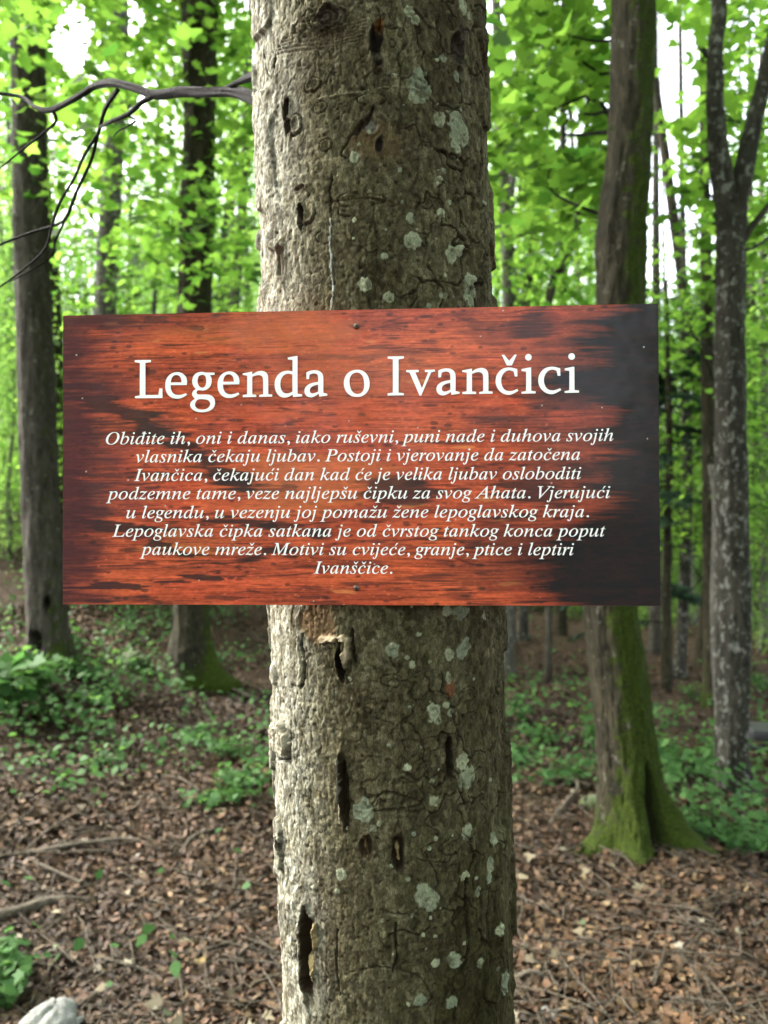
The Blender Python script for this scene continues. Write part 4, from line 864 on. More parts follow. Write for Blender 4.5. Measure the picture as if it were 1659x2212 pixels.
# mossy-footed tree, left of the sign tree
tC, yC, rowsC = px_tree('maple_tree', 'dark tree with pale wood scar and mossy foot left of the sign trunk', 'tree', (415, 1470),
    [(425, -40, 84), (432, 40, 78), (432, 250, 67), (426, 450, 73), (421, 600, 72), (418, 900, 72), (414, 1320, 76), (416, 1400, 92)], M_BARK_BROWN, n=64, per=16, rough=.14,
    moss=side_moss(-.2, .6, .7, .75, .16), scar=[(CAMSIDE - .35, 2.05, .30, .22)], lobes=[(-.25, .20, .09, .28), (CAMSIDE - .2, .06, .1, .4), (PI + .3, .05, .10, .4)], root=.2, seed=9)
# pale forked tree far left
tB, yB, rowsB = px_tree('beech_tree', 'slim pale tree forking high up between the two left trunks', 'tree', (222, 1400, 8.6),
    [(258, -40, 40), (256, 90, 40), (252, 250, 40), (240, 400, 44), (230, 600, 46), (222, 900, 48), (222, 1330, 56)], M_BARK_PALE, n=36, per=10, rough=.10, moss=side_moss(0, .2, 1), seed=14)
limb('branch', [(p[0], p[1], p[2], p[3]) for p in px_rows([(252, 265, 24), (285, 200, 26), (318, 130, 22), (350, 75, 17), (400, 10, 14), (440, -60, 10)], yB, tB.location)], M_BARK_PALE, tB)
# big mossy trunk on the right
tD, yD, rowsD = px_tree('beech_tree', 'leaning trunk with bright green moss and a dark hollow between its roots', 'tree', (1372, 1822),
    [(1368, -60, 92), (1366, 150, 92), (1358, 330, 92), (1350, 420, 98), (1343, 520, 106), (1341, 640, 102), (1330, 900, 100), (1318, 1200, 104), (1320, 1320, 110), (1336, 1450, 112), (1350, 1580, 118), (1360, 1700, 124)], M_BARK_BROWN, n=144, per=26, rough=.14,
    moss=lambda th, h: np.clip(side_moss(-.85, 1.0, 1.2, .9, .22)(th, h) * (.74 + .26 * sstep(2.0, 1.2, h)), 0, 1), hollow=[(CAMSIDE + .45, .17, .30, .22)], lobes=[(-.50, .20, .14, .26), (PI + .35, .12, .07, .34), (CAMSIDE - .25, .075, .10, .55), (.5, .10, .12, .3), (2.0, .10, .15, .4)], root=.16, rooth=.2, ripple=.07, seed=21)
# right lichened forked tree
tE, yE, rowsE = px_tree('beech_tree', 'lichen-speckled trunk forking in two near the right edge', 'tree', (1578, 1716),
    [(1577, 505, 50), (1578, 580, 60), (1576, 700, 60), (1578, 900, 62), (1582, 1150, 66), (1584, 1350, 70), (1582, 1500, 68), (1578, 1620, 58)], M_BARK_LICHEN, n=72, per=18, rough=.16, top=.05,
    moss=side_moss(PI, .15, .8, .2), lobes=[(-.4, .10, .12, .4)], root=.25, seed=30)
limb('branch', px_rows([(1577, 640, 58), (1576, 540, 58), (1568, 440, 47), (1553, 330, 40), (1543, 200, 36), (1548, 80, 32), (1556, -40, 30), (1560, -300, 22)], yE, tE.location), M_BARK_LICHEN, tE, 16, 8, .2)
limb('branch', px_rows([(1578, 620, 56), (1580, 530, 54), (1598, 420, 42), (1622, 300, 38), (1645, 200, 36), (1672, 80, 32), (1710, -80, 28)], yE, tE.location), M_BARK_LICHEN, tE, 16, 8, .2)
limb('branch', px_rows([(1590, 545, 20), (1618, 500, 18), (1640, 470, 15), (1680, 420, 12)], yE, tE.location), M_BARK_GREY, tE)
# pale companion stem beside it
tE2, yE2, _ = px_tree('beech_tree', 'narrow whitish stem tight behind the forked lichened trunk, moss on its foot', 'tree', (1532, 1560, 6.4),
    [(1530, 900, 28), (1532, 1100, 30), (1536, 1300, 32), (1536, 1440, 34)], M_BARK_BROWN, n=28, per=8, rough=.1, moss=side_moss(PI, .2, .8, .6, .3), top=6, taper=.8, seed=33)
tE3, yE3, _ = px_tree('beech_tree', 'pale blotched stem touching the left flank of the forked lichened trunk', 'tree', (1562, 1640, 5.3),
    [(1552, 1100, 26), (1552, 1300, 34), (1558, 1450, 36), (1566, 1580, 34)], M_BARK_PALE, n=28, per=8, rough=.1, moss=side_moss(PI, .1, .8, .2, .2), top=.3, seed=35)

# thinner stems standing further off: (label, bark, base px, rows, leafy)
STEMS = [
 ('thin dark stem close to the left flank of the sign trunk, tall', M_BARK_GREY, (500, 1370, 9.5), [(530, 350, 18), (522, 450, 19), (512, 600, 20), (506, 680, 22), (503, 1000, 24), (502, 1330, 28)]),
 ('very thin dark stem just right of the scarred trunk', M_BARK_GREY, (470, 1385, 11), [(497, 380, 12), (486, 500, 13), (478, 640, 14), (474, 1000, 14), (470, 1340, 16)]),
 ('dim trunk hidden behind the grey left tree, leaning right', M_BARK_BROWN, (120, 1380, 9), [(90, 380, 34), (98, 480, 36), (108, 600, 36), (118, 760, 34), (122, 1000, 34), (122, 1330, 36)]),
 ('light grey stem just right of the sign trunk', M_BARK_PALE, (1095, 1490, 7.2), [(1082, 330, 24), (1092, 450, 25), (1096, 560, 26), (1098, 700, 26), (1097, 1000, 28), (1095, 1330, 30), (1094, 1430, 32)]),
 ('grey twin stem leaning out behind the light grey stem', M_BARK_PALE, (1102, 1400, 9), [(1112, 330, 15), (1104, 420, 16), (1100, 520, 17), (1106, 640, 20), (1104, 1000, 20), (1102, 1340, 20)]),
 ('slender dark stem leaning left, right of the twin grey stems', M_BARK_LICHEN, (1128, 1405, 9.4), [(1170, 250, 14), (1162, 400, 16), (1156, 500, 17), (1142, 600, 19), (1134, 700, 20), (1128, 1000, 20), (1130, 1330, 22)]),
 ('short dark trunk whose foot shows between sign trunk and mossy trunk', M_BARK_BROWN, (1210, 1392, 10), [(1216, 700, 20), (1214, 1000, 22), (1212, 1320, 24)]),
 ('slim straight trunk left of the forked lichened trunk', M_BARK_LICHEN, (1464, 1512, 7.6), [(1480, 860, 16), (1484, 960, 20), (1484, 1100, 21), (1480, 1250, 24), (1472, 1380, 24), (1466, 1470, 24)]),
 ('crooked brown trunk slanting toward the forked lichened trunk', M_BARK_BROWN, (1512, 1480, 8.2), [(1496, 770, 26), (1512, 860, 26), (1540, 940, 28), (1548, 1060, 32), (1538, 1200, 32), (1524, 1340, 30), (1514, 1440, 30)]),
 ('grey trunk with a bare foot under the drooping fir boughs', M_BARK_GREY, (1416, 1462, 9), [(1418, 900, 22), (1418, 1100, 22), (1416, 1300, 24), (1414, 1400, 26)]),
 ('bluish grey trunk at the far right edge behind the undergrowth', M_BARK_PALE, (1652, 1460, 10), [(1650, 900, 18), (1652, 1100, 20), (1652, 1350, 22)]),
 ('thin pole-like stem near the far right edge, in shade', M_BARK_BROWN, (1632, 1420, 12), [(1628, 900, 16), (1630, 1100, 16), (1632, 1340, 18)]),
]
stems = []
for i, (lab, m_, b_, rows) in enumerate(STEMS):
    r_, y_, lr_ = px_tree('young_tree', lab, 'tree', b_, rows, m_, 'slim trunks standing behind the sign', n=20, per=6, rough=.12, top=7, taper=.85, seed=40 + i, root=.3, rooth=.1,
                     moss=side_moss(0, .15, .8, .3, .2))
    stems.append((r_, y_, lr_))
# curved sapling
rS = empty('young_tree', hit(1180, 1400), 'thin sapling with a strongly bowed stem, left of the mossy trunk', 'tree', 'slim trunks standing behind the sign')
yS = 7.0; xS, zS = at(1185, 1300, yS).x, 0
rS.location = (xS, yS, float(ground(xS, yS)))
limb('trunk', [(0, 0, -.1, .03)] + px_rows([(1185, 900, 17), (1183, 700, 17), (1195, 610, 17), (1222, 565, 16), (1245, 490, 15), (1258, 420, 14), (1266, 330, 13), (1270, 220, 10), (1275, 60, 6)], yS, rS.location), M_BARK_GREY, rS, 10, 8)

for i, (X, Y0, Y1, w, d, lean, m_) in enumerate([(1400, 880, 1345, 13, 12.5, 10, M_BARK_GREY), (1446, 820, 1350, 10, 13.5, -8, M_BARK_LICHEN), (1500, 700, 1350, 12, 12, 14, M_BARK_PALE), (1622, 650, 1370, 13, 11.5, -12, M_BARK_GREY), (1606, 900, 1350, 10, 14, 6, M_BARK_PALE),
                                                 (1250, 300, 1350, 11, 13, -14, M_BARK_GREY), (1118, 280, 1350, 10, 14, 9, M_BARK_BROWN), (535, 300, 1350, 10, 13.5, -6, M_BARK_GREY), (330, 500, 1350, 11, 13, 8, M_BARK_LICHEN), (30, 420, 1250, 13, 12, -9, M_BARK_PALE)]):
    px_tree('slim_tree', 'thin far-off pole of a tree, one of several alike rising in the green behind', 'tree', (X, Y1, d), [(X + lean * 1.5, Y0 - 300, w * .6), (X + lean, Y0, w * .8), (X - lean * .5, (Y0 + Y1) / 2, w), (X, Y1 - 40, w * 1.15)], m_, 'thin far poles in the green', top=4, taper=.8, n=12, per=4, root=.3, rooth=.1, seed=70 + i)
# ------------------------------------------------------------------ crowns
def wx(X, d): return (X - 829.5) * PX * d
def wz(Y, d): return CAM_Z - (Y - 1106) * PX * d
def px_crown(root, n, X0, X1, Y0, Y1, d0, d1, size, mat=M_LEAF, tpl=OVAL, leaves=(14, 26), rad=(.25, .55), filt=True, name='crown', tilt=.34, axis=None, twig=.25, high=None):
    def cf(i):
        d = d0 + (d1 - d0) * rng.random()
        return np.array([wx(rng.uniform(X0, X1), d), d, wz(rng.uniform(Y0, Y1), d)]), 1.0
    P, N = sprays(n, cf, leaves, rad, tilt=tilt)
    C_ = np.array(LAST); C_ = C_[keep(C_)]
    o_ = np.array(root.location); bb = []
    for c in C_[:max(5, int(len(C_) * twig))]:
        h_ = max(.8, c[2] - o_[2] - rng.uniform(.1, .7) - .15 * np.hypot(*(c - o_)[:2])); st = np.array([0, 0, h_])
        tx = np.interp(h_, [q[2] for q in axis], [q[0] for q in axis]) if axis else 0; ty = np.interp(h_, [q[2] for q in axis], [q[1] for q in axis]) if axis else 0
        st[:2] = tx, ty
        e = c - o_; L = np.linalg.norm(e - st); m1 = st + (e - st) * .4 + rng.normal(size=3) * .07 * L; m2 = st + (e - st) * .75 + rng.normal(size=3) * .06 * L
        r0 = min(.005 + .004 * L, .013)
        bb.append([(*st, r0), (*m1, r0 * .7), (*m2, r0 * .45), (*e, r0 * .22)])
        for k_ in range(2):
            f_ = e + rng.normal(size=3) * np.array([.3, .3, .1]); bb.append([(*m2, r0 * .35), (*((m2 + f_) / 2 + rng.normal(size=3) * .03), r0 * .28), (*f_, r0 * .14)])
    if len(bb) > 26: limbs('branches', bb, M_TWIG, root, 5, 3, .2)
    g = ground(P[:, 0], P[:, 1]); k = (P[:, 2] > g + .25)
    if filt: k &= keep(P)
    P, N = P[k], N[k]
    if high:  # unseen upper leaves, added to keep direct sun off trunks and ground
        hx, hy, hz, hr, hn = high
        def hf(i):
            v = rng.normal(size=3); v /= np.linalg.norm(v); q = rng.random() ** .3
            return np.array([hx, hy, hz]) + v * q * np.array([hr, hr, hr * .6]), 1.0
        P2, N2 = sprays(hn, hf, (14, 26), (.3, .6), tilt=.34); kk = keep(P2) & (P2[:, 2] > 3.2)
        P, N = np.vstack([P, P2[kk]]), np.vstack([N, N2[kk]])
    P = P - np.array(root.location)
    return crown(name, P, N, size, mat, root, tpl, False)
px_crown(tA, 105, -120, 300, -160, 460, 5.2, 7.6, .10, tpl=MAPLE, leaves=(10, 18), axis=rowsA, twig=.05, high=(-3.6, 5.4, 6.2, 2.6, 190))
px_crown(tC, 150, 250, 560, -120, 640, 5.75, 7.4, .092, tpl=MAPLE, leaves=(10, 18), axis=rowsC, twig=.10, high=(-1.2, 5.6, 6.8, 2.7, 190))
_c = px_crown(tC, 26, 370, 560, 360, 620, 4.7, 5.3, .075, tpl=MAPLE, leaves=(8, 14), axis=rowsC, twig=0); _c.name = 'crown'
px_crown(tB, 300, 60, 560, -80, 1050, 7.4, 10.5, .085, axis=rowsB)
px_crown(tD, 170, 1060, 1330, -180, 440, 4.0, 5.6, .10, tpl=MAPLE, leaves=(10, 18), axis=rowsD, twig=.07, high=(1.3, 3.9, 6.6, 2.6, 170))
px_crown(tE, 170, 1420, 1720, -120, 700, 4.9, 6.2, .09, tpl=MAPLE, leaves=(10, 18), axis=rowsE, twig=.10, high=(2.6, 5.2, 7.0, 2.2, 120))
px_crown(tE2, 40, 1420, 1700, 250, 1100, 6.2, 8, .095)
px_crown(tE3, 14, 1480, 1700, -150, 200, 5.5, 6.5, .10)
px_crown(rS, 60, 1080, 1330, 120, 760, 6.2, 8.2, .10)
SP = [(420, 600, 80, 700, 60), (330, 560, 380, 900, 55), (0, 330, 300, 1000, 70), (1050, 1200, 250, 700, 45), (1080, 1320, 350, 720, 45), (1060, 1330, 100, 600, 60), (1080, 1320, 380, 800, 50), (1400, 1600, 620, 1180, 110), (1420, 1680, 550, 1150, 120), (1380, 1520, 500, 1000, 100), (1560, 1720, 500, 1250, 130), (1560, 1720, 750, 1320, 90)]
for (r_, y_, lr_), (a, b, c_, d_, n_) in zip(stems, SP):
    px_crown(r_, int(n_ * 1.7), a, b, c_, d_, y_ - .8, y_ + 1.8, .075, axis=lr_)

px_crown(tA, 24, -60, 330, 10, 300, 3.4, 4.6, .09, tpl=MAPLE, leaves=(6, 12), rad=(.15, .35), axis=rowsA, twig=0)
# ------------------------------------------------------------------ fir sapling with dark drooping boughs, right of the sign
fd = 7.0; fx = wx(1440, fd)
fir = empty('fir_tree', (fx, fd, float(ground(fx, fd))), 'dark young fir with level drooping boughs beside the sign\'s right edge', 'tree')
limb('trunk', [(0, 0, -.1, .05), (0, 0, 1, .04), (.02, 0, 2.2, .028), (0, 0, 3.6, .01)], M_BARK_BROWN, fir, 12)
Vs, Fs, Ts = [], [], []
NP, NN, ND = [], [], []
boughs = []
for k in range(26):
    h = rng.uniform(.55, 3.3); a = rng.uniform(0, 2 * PI); L = (1.15 - .25 * h) * rng.uniform(.6, 1.1)
    d_ = np.array([math.cos(a), math.sin(a), 0]); s_ = np.array([-d_[1], d_[0], 0])
    pts = [np.array([0, 0, h]) + d_ * L * q + np.array([0, 0, -.32 * L * q * q + .05 * q]) for q in np.linspace(0, 1, 7)]
    boughs.append([(*p_, .009 * (1 - .8 * q)) for p_, q in zip(pts, np.linspace(0, 1, 7))])
    for q in np.linspace(.15, 1, 26):
        p_ = np.array([0, 0, h]) + d_ * L * q + np.array([0, 0, -.32 * L * q * q + .05 * q])
        for sd in (-1, 1):
            tl = .26 * L * (1.15 - q) + .04
            e = s_ * sd * .8 + d_ * .6; e[2] -= .25
            for w in np.linspace(.1, 1, 9):
                b_ = p_ + e * tl * w
                NP.append(b_ + rng.normal(size=3) * .006); NN.append(np.array([0, 0, 1.0]) + rng.normal(size=3) * .5); ND.append(np.cross(e, [0, 0, 1]))
for b_ in boughs: limb('bough', b_, M_TWIG, fir, 5, 2, .2)
NP, NN = np.array(NP), np.array(NN)
NEED = np.array([(0, -.6), (.22, 0), (0, .6), (-.22, 0)])
link('crown', leaf_mesh('crown', NP, NN, rng.uniform(.028, .05, len(NP)), NEED, .1, rng.random(len(NP)), spin=rng.normal(size=(len(NP), 3))), M_FIR, fir)

# ------------------------------------------------------------------ deeper forest
def proto_tree(h, r, n, crx, z0, z1, size, mat, bark, seed, name='forest_tree'):
    root = bpy.data.objects.new(name, None); COL.objects.link(root)
    rr = np.random.default_rng(seed)
    lean = rr.normal(size=2) * .3
    bend = rr.normal(size=2) * .22
    rows = [(0, 0, -.4, r * 1.25), (0, 0, .1, r * 1.1), (bend[0], bend[1], h * .16, r), (lean[0] * .3 - bend[0] * .6, lean[1] * .3, h * .35, r * .9), (lean[0] * .8, lean[1] * .6, h * .7, r * .6), (lean[0], lean[1], h, r * .2)]
    link('trunk', trunk_mesh('trunk', rows, n=12, per=5, rough=.1, seed=seed), bark, root)
    def cf(i):
        q = rng.random(); z = z0 + (z1 - z0) * q; a = rng.uniform(0, 2 * PI); rad = crx * (1 - .75 * abs(q - .4)) * math.sqrt(rng.random())
        return np.array([rad * math.cos(a) + lean[0] * q, rad * math.sin(a) + lean[1] * q, z]), 1.0
    P, N = sprays(n, cf, (16, 30), (.35, .9), .12, .6)
    P = P[:]; clump = .5 + .7 * fbm(P[:, 0] * .8, P[:, 1] * .8, P[:, 2] * .8, seed, 3)
    ti = np.clip(clump + rng.normal(size=len(P)) * .2, 0, 1)
    link('crown', leaf_mesh('crown', P, N, size * rng.uniform(.6, 1.2, len(P)), OVAL, .2, ti), mat, root)
    return root
protos = [proto_tree(14, .15, 800, 2.4, 1.0, 14, .105, M_FAR, M_BARK_GREY, 101), proto_tree(16, .17, 900, 2.8, 2.2, 16, .11, M_FAR, M_BARK_BROWN, 102), proto_tree(7, .08, 330, 1.8, .4, 7, .10, M_FAR, M_BARK_PALE, 103), proto_tree(17, .18, 900, 3.0, 3.2, 17, .11, M_FAR, M_BARK_LICHEN, 104)]
used = [0, 0, 0, 0]
def put(k, x, y, s, label, group, cat='tree'):
    o = protos[k] if not used[k] else copy_tree(protos[k])
    used[k] = 1
    o.location = (x, y, float(ground(x, y)) - .05); o.rotation_euler = (0, 0, rng.uniform(0, 6.28)); o.scale = (s, s, s)
    tag(o, label, cat, group)
    return o
LAB = 'far green forest tree among many alike in the deep wood behind the sign'
cells = []
for ring_, (d0, d1, n_) in enumerate([(13, 17, 11), (17, 23, 20), (23, 31, 24), (31, 42, 30), (42, 58, 40)]):
    for j in range(n_):
        ang = R(-33 + 66 * (j + rng.uniform(.1, .9)) / n_); d = rng.uniform(d0, d1)
        x, y = d * math.sin(ang), d * math.cos(ang)
        X = 829.5 + x / y / PX
        if d < 17 and (80 < X < 200 or 1390 < X < 1520 or 1190 < X < 1250): continue
        k = rng.choice([0, 2, 2, 1]) if d < 23 else rng.choice([0, 1, 2, 3])
        if abs(X - 150) < 110 or abs(X - 1450) < 120 or abs(X - 1225) < 45: k = 2
        s = rng.uniform(.75, 1.05) * (.8 if d < 17 else .9 if d < 31 else 1.0)
        put(int(k), x, y, s, LAB, 'trees of the deep wood')

for X, Y, d, s, lab in [(20, 1330, 8.2, .26, 'bushy green shrub on the slope just behind the grey left tree'), (-40, 1280, 9.5, .36, 'tall leafy shrub at the left edge on the slope'), (180, 1330, 10.5, .26, 'round shrub seen between the grey left tree and the pale slim tree'),
                        (330, 1340, 11.5, .24, 'low shrub behind the scarred tree on the slope'), (560, 1340, 12, .24, 'low shrub behind the left flank of the sign trunk, far back'), (1150, 1300, 13, .28, 'shrub far back between sign trunk and mossy trunk'),
                        (1240, 1300, 12, .22, 'small shrub far back just left of the mossy trunk'), (1640, 1330, 9.5, .30, 'leafy shrub at the right edge behind the lichened trunk'), (1450, 1300, 12.5, .26, 'shrub far back below the fir boughs'),
                        (1420, 1290, 11, .34, 'light green bush in front of the dim trunks right of the mossy tree'), (1520, 1300, 14, .40, 'bright bush between the crooked trunk and the lichened trunk, far back'), (1610, 1320, 15, .44, 'bright far bush at the right edge, level with the bench'),
                        (1480, 1270, 18, .5, 'distant bright bush filling the gap under the fir boughs'), (1100, 1300, 15, .34, 'distant bush just right of the sign trunk below the panel'), (1200, 1290, 17, .4, 'distant bush left of the mossy trunk below the panel'), (1580, 1260, 19, .55, 'wide distant bush directly behind the lichened trunk'),
                        (480, 1330, 14, .34, 'distant bush between the scarred tree and the sign trunk'), (260, 1320, 14, .36, 'distant bush below the panel, left of the scarred tree'),
                        (-30, 1180, 8.6, .50, 'broad leafy bush rising behind the left edge above the slope'), (35, 1120, 10.5, .58, 'dense green bush directly left of the grey left tree, up the bank'), (150, 1150, 12, .5, 'bush peeping between grey left tree and panel, up the bank'),
                        (60, 1150, 13, .42, 'large pale green shrub far up the left slope'), (1600, 1250, 12.5, .34, 'tall shrub far back right of the lichened trunk')]:
    put(2, wx(X, d), d, s * 1.15, lab, None, 'shrub').name = 'shrub'
# unseen trees added round the viewer for shade and for reflections in the panel
BACK = [(-3.5, -5.5, 1.0, 1), (3.6, -4.6, 1.0, 3), (6.2, -.5, .95, 1), (5.6, 2.6, .9, 3), (-7, -3, 1, 0), (7.5, -6, 1.1, 3), (-6, -9, 1.1, 1), (4.5, -10, 1.2, 1)]
for az, d, s, k in [(-2, 8, .5, 2), (-24, 10, 1, 3), (-11, 8, .45, 2), (-22, 8, .5, 2), (-33, 8, .7, 2), (4.5, 9, .5, 2), (17, 8, .55, 2), (25, 8, .7, 2), (33, 8, .7, 2), (25, 10.5, 1, 1)]:
    BACK.append((d * math.sin(R(az)), -d * math.cos(R(az)), s, k))
for x, y, s, k in BACK:
    put(k, x, y, s, 'unseen leafy tree added across the clearing for shade and reflections in the sign', 'unseen trees added around the clearing')

# ------------------------------------------------------------------ leaf litter
def scatter_px(n, X0, X1, Y0, Y1, dmax=30):
    X = rng.uniform(X0, X1, n); Y = rng.uniform(Y0, Y1, n)
    dx = (X - 829.5) * PX; dz = -(Y - 1106) * PX
    lo = np.full(n, 1.4); hi = np.full(n, 40.0)
    d = np.linspace(1.4, 40, 400)
    res = np.full(n, np.nan)
    for a, b in zip(d[:-1], d[1:]):
        below = CAM_Z + dz * b < ground(dx * b, np.full(n, b))
        res = np.where(np.isnan(res) & below, (a + b) / 2, res)
    k = ~np.isnan(res) & (res < dmax)
    lo = res[k] - .06; hi = res[k] + .06; dx, dz = dx[k], dz[k]
    for _ in range(8):
        m = (lo + hi) / 2; b = CAM_Z + dz * m < ground(dx * m, m); hi = np.where(b, m, hi); lo = np.where(b, lo, m)
    m = (lo + hi) / 2
    return dx * m, m
PAL = np.array([(.075, .045, .027), (.055, .034, .020), (.105, .068, .042), (.035, .023, .014), (.14, .098, .062), (.088, .05, .032), (.066, .048, .028), (.17, .135, .09), (.12, .072, .05), (.048, .032, .022)]) * np.array([.74, .65, .48])
PW = np.array([.2, .18, .13, .16, .08, .1, .08, .03, .06, .08]); PW = PW / PW.sum()
x1, y1 = scatter_px(150000, -150, 1810, 1290, 2330)
x2 = rng.uniform(-5, 5, 30000); y2 = rng.uniform(1.2, 9, 30000)
px_, py_ = np.concatenate([x1, x2]), np.concatenate([y1, y2])
n = len(px_)
P = np.stack([px_, py_, ground(px_, py_) + .010 + .020 * rng.random(n)], 1)
N = np.stack([rng.normal(size=n) * .55, rng.normal(size=n) * .55, np.ones(n)], 1)
colr = PAL[rng.choice(len(PAL), n, p=PW)] * rng.uniform(.55, 1.25, n)[:, None]
patch = fbm(px_ * 1.2, py_ * 1.2, 0, 131, 3)
colr *= (.82 + .75 * patch)[:, None]
sz = .028 * rng.uniform(.4, 1.6, n)
bare = fbm(px_ * 1.7, py_ * 1.7, 0, 133, 4); kk = (bare > -.06) | (rng.random(n) < .30)
P, N, colr, sz = P[kk], N[kk], colr[kk], sz[kk]; n = len(P)
BEECH = np.array([(0, -.5), (.20, -.32), (.30, 0), (.2, .3), (0, .55), (-.2, .3), (-.30, 0), (-.2, -.32)])
t = NT('dry_leaf'); t.base(t.attr('col', 'Color')); t.rough(.75); t.b.inputs['Specular IOR Level'].default_value = .25; M_DRY = t.m
tag(link('leaf_litter', leaf_mesh('leaf_litter', P, N, sz, BEECH, .7, None, colr, curl=rng.normal(size=n) * .9), M_DRY), 'brown fallen leaves covering the whole forest floor', 'leaf litter', kind='stuff')
# pale and yellowed maple leaves among them
x1, y1 = scatter_px(130, -100, 1760, 1500, 2300); n = len(x1)
P = np.stack([x1, y1, ground(x1, y1) + .038], 1); N = np.stack([rng.normal(size=n) * .3, rng.normal(size=n) * .3 - .15, np.ones(n)], 1)
pal2 = np.array([(.24, .20, .125), (.20, .165, .10), (.27, .245, .17), (.22, .11, .045), (.27, .19, .035), (.15, .19, .09), (.24, .22, .17)])
colr = pal2[rng.choice(7, n, p=[.25, .22, .15, .1, .06, .1, .12])] * rng.uniform(.3, .65, n)[:, None]
tag(link('pale_fallen_leaves', leaf_mesh('pale_fallen_leaves', P, N, .042 * rng.uniform(.4, 1.3, n), MAPLE, .45, None, colr, curl=rng.normal(size=n) * .7), M_DRY), 'pale and yellow fallen maple leaves scattered over the brown litter', 'leaf litter', kind='stuff')
# twigs in the litter
parts = []
x1, y1 = scatter_px(1500, -100, 1760, 1420, 2300, 9)
for x, y in zip(x1, y1):
    a = rng.uniform(0, PI); L = rng.uniform(.05, .30); b = rng.normal() * .15
    pts = [(x + math.cos(a) * L * (q - .5) + b * L * q * q, y + math.sin(a) * L * (q - .5), float(ground(x + math.cos(a) * L * (q - .5), y + math.sin(a) * L * (q - .5))) + .03 + .02 * rng.random()) for q in (0, .35, .7, 1)]
    parts.append(tube_np(np.array(pts), np.array([1, .9, .75, .5]) * rng.uniform(.0012, .0036), 5))
V, F = join_vf(parts)
tag(link('twig_litter', tri_fix('twig_litter', V, F, attrs={'moss': np.zeros(len(V)), 'hollow': np.zeros(len(V)), 'scar': np.zeros(len(V))}), M_STICK), 'thin dry twigs strewn among the fallen leaves', 'twigs', kind='stuff')

# ------------------------------------------------------------------ low green plants
def gcover(name, areas, size, label, mat=M_HERB, tpl=HERB, hmax=.16):
    Ps, Ns = [], []
    for X0, X1, Y0, Y1, n_ in areas:
        x, y = scatter_px(n_, X0, X1, Y0, Y1, 16)
        k = fbm(x * 1.6, y * 1.6, 0, 140, 3) > -.08
        x, y = x[k], y[k]
        Ps.append(np.stack([x, y, ground(x, y) + .04 + hmax * rng.random(len(x))], 1)); Ns.append(np.stack([rng.normal(size=len(x)) * .5, rng.normal(size=len(x)) * .5 - .25, np.ones(len(x))], 1))
    P, N = np.vstack(Ps), np.vstack(Ns)
    ti = np.clip(.5 + .6 * fbm(P[:, 0] * 2, P[:, 1] * 2, 0, 141, 2) + rng.normal(size=len(P)) * .25, 0, 1)
    return tag(link(name, leaf_mesh(name, P, N, size * rng.uniform(.45, 1.15, len(P)), tpl, .25, ti), mat), label, 'undergrowth', kind='stuff')
gcover('undergrowth', [(0, 420, 1100, 1600, 2000), (380, 600, 1320, 1480, 300), (200, 600, 1450, 1760, 620), (0, 560, 1700, 2200, 34), (0, 230, 1560, 1760, 160), (1085, 1300, 1480, 1720, 520), (1410, 1580, 1560, 1730, 600), (1400, 1659, 1720, 1900, 420), (1600, 1659, 1450, 1720, 200), (1000, 1659, 1290, 1480, 260), (150, 600, 1300, 1400, 600)], .05, 'low green seedlings and herbs spread thinly over the forest floor')
def herb(n_st, hgt, rad, leaf, droop=.3, kind=HERB):
    """clump of leafy stems"""
    root = bpy.data.objects.new('plant', None); COL.objects.link(root)
    stems_, P, N = [], [], []
    for k in range(n_st):
        a = rng.uniform(0, 2 * PI); L = hgt * rng.uniform(.6, 1.1); rr = rad * rng.uniform(.2, 1)
        pts = [(rr * .25 * math.cos(a) * q + rr * .75 * math.cos(a) * q * q, rr * .25 * math.sin(a) * q + rr * .75 * math.sin(a) * q * q, L * (q - droop * q ** 3) - .03) for q in np.linspace(0, 1, 5)]
        stems_.append([(*p_, .0028 * (1 - .6 * q)) for p_, q in zip(pts, np.linspace(0, 1, 5))])
        for q in np.linspace(.3, 1, rng.integers(6, 11)):
            i_ = min(3, int(q * 4)); f_ = q * 4 - i_; b = np.array(pts[i_]) * (1 - f_) + np.array(pts[i_ + 1]) * f_
            for sd in (-1, 1):
                P.append(b + np.array([rng.normal() * .03 - sd * math.sin(a) * .045, rng.normal() * .03 + sd * math.cos(a) * .045, rng.normal() * .012])); N.append([rng.normal() * .45 + .3 * math.cos(a), rng.normal() * .45 + .3 * math.sin(a), 1])
    limbs('stem', stems_, M_GSTEM, root, 5, 2)
    P, N = np.array(P), np.array(N, float)
    link('leaves', leaf_mesh('leaves', P, N, leaf * rng.uniform(.6, 1.15, len(P)), kind, .25, rng.random(len(P))), M_HERB, root)
    return root
M_GSTEM = bark_mat('green_stem', (.05, .09, .02), (.10, .16, .04), (.1, .15, .05), .7, scale=60)
hp = [herb(6, .26, .22, .05), herb(8, .16, .24, .045), herb(6, .40, .28, .055, .45), herb(7, .34, .22, .075, .2, MAPLE)]
hu = [0] * 4
def plant(k, X, Y, s, label, group=None):
    o = hp[k] if not hu[k] else copy_tree(hp[k]); hu[k] = 1
    x, y, z = hit(X, Y); o.location = (x, y, z); o.rotation_euler = (0, 0, rng.uniform(0, 6.28)); o.scale = (s, s, s)
    return tag(o, label, 'plant', group)
plant(3, 30, 1545, 1.5, 'big-leaved green shrub at the left edge before the grey tree')
plant(3, 80, 1500, 1.0, 'smaller leafy clump between the left-edge shrub and the grey tree')
plant(0, 190, 1470, 1.2, 'green herb clump at the right foot of the grey left tree')
plant(0, 215, 1530, .9, 'low herb clump in front of the grey left tree, on the slope')
plant(2, 150, 1400, 1.0, 'tall pale herb rising beside the grey left tree')
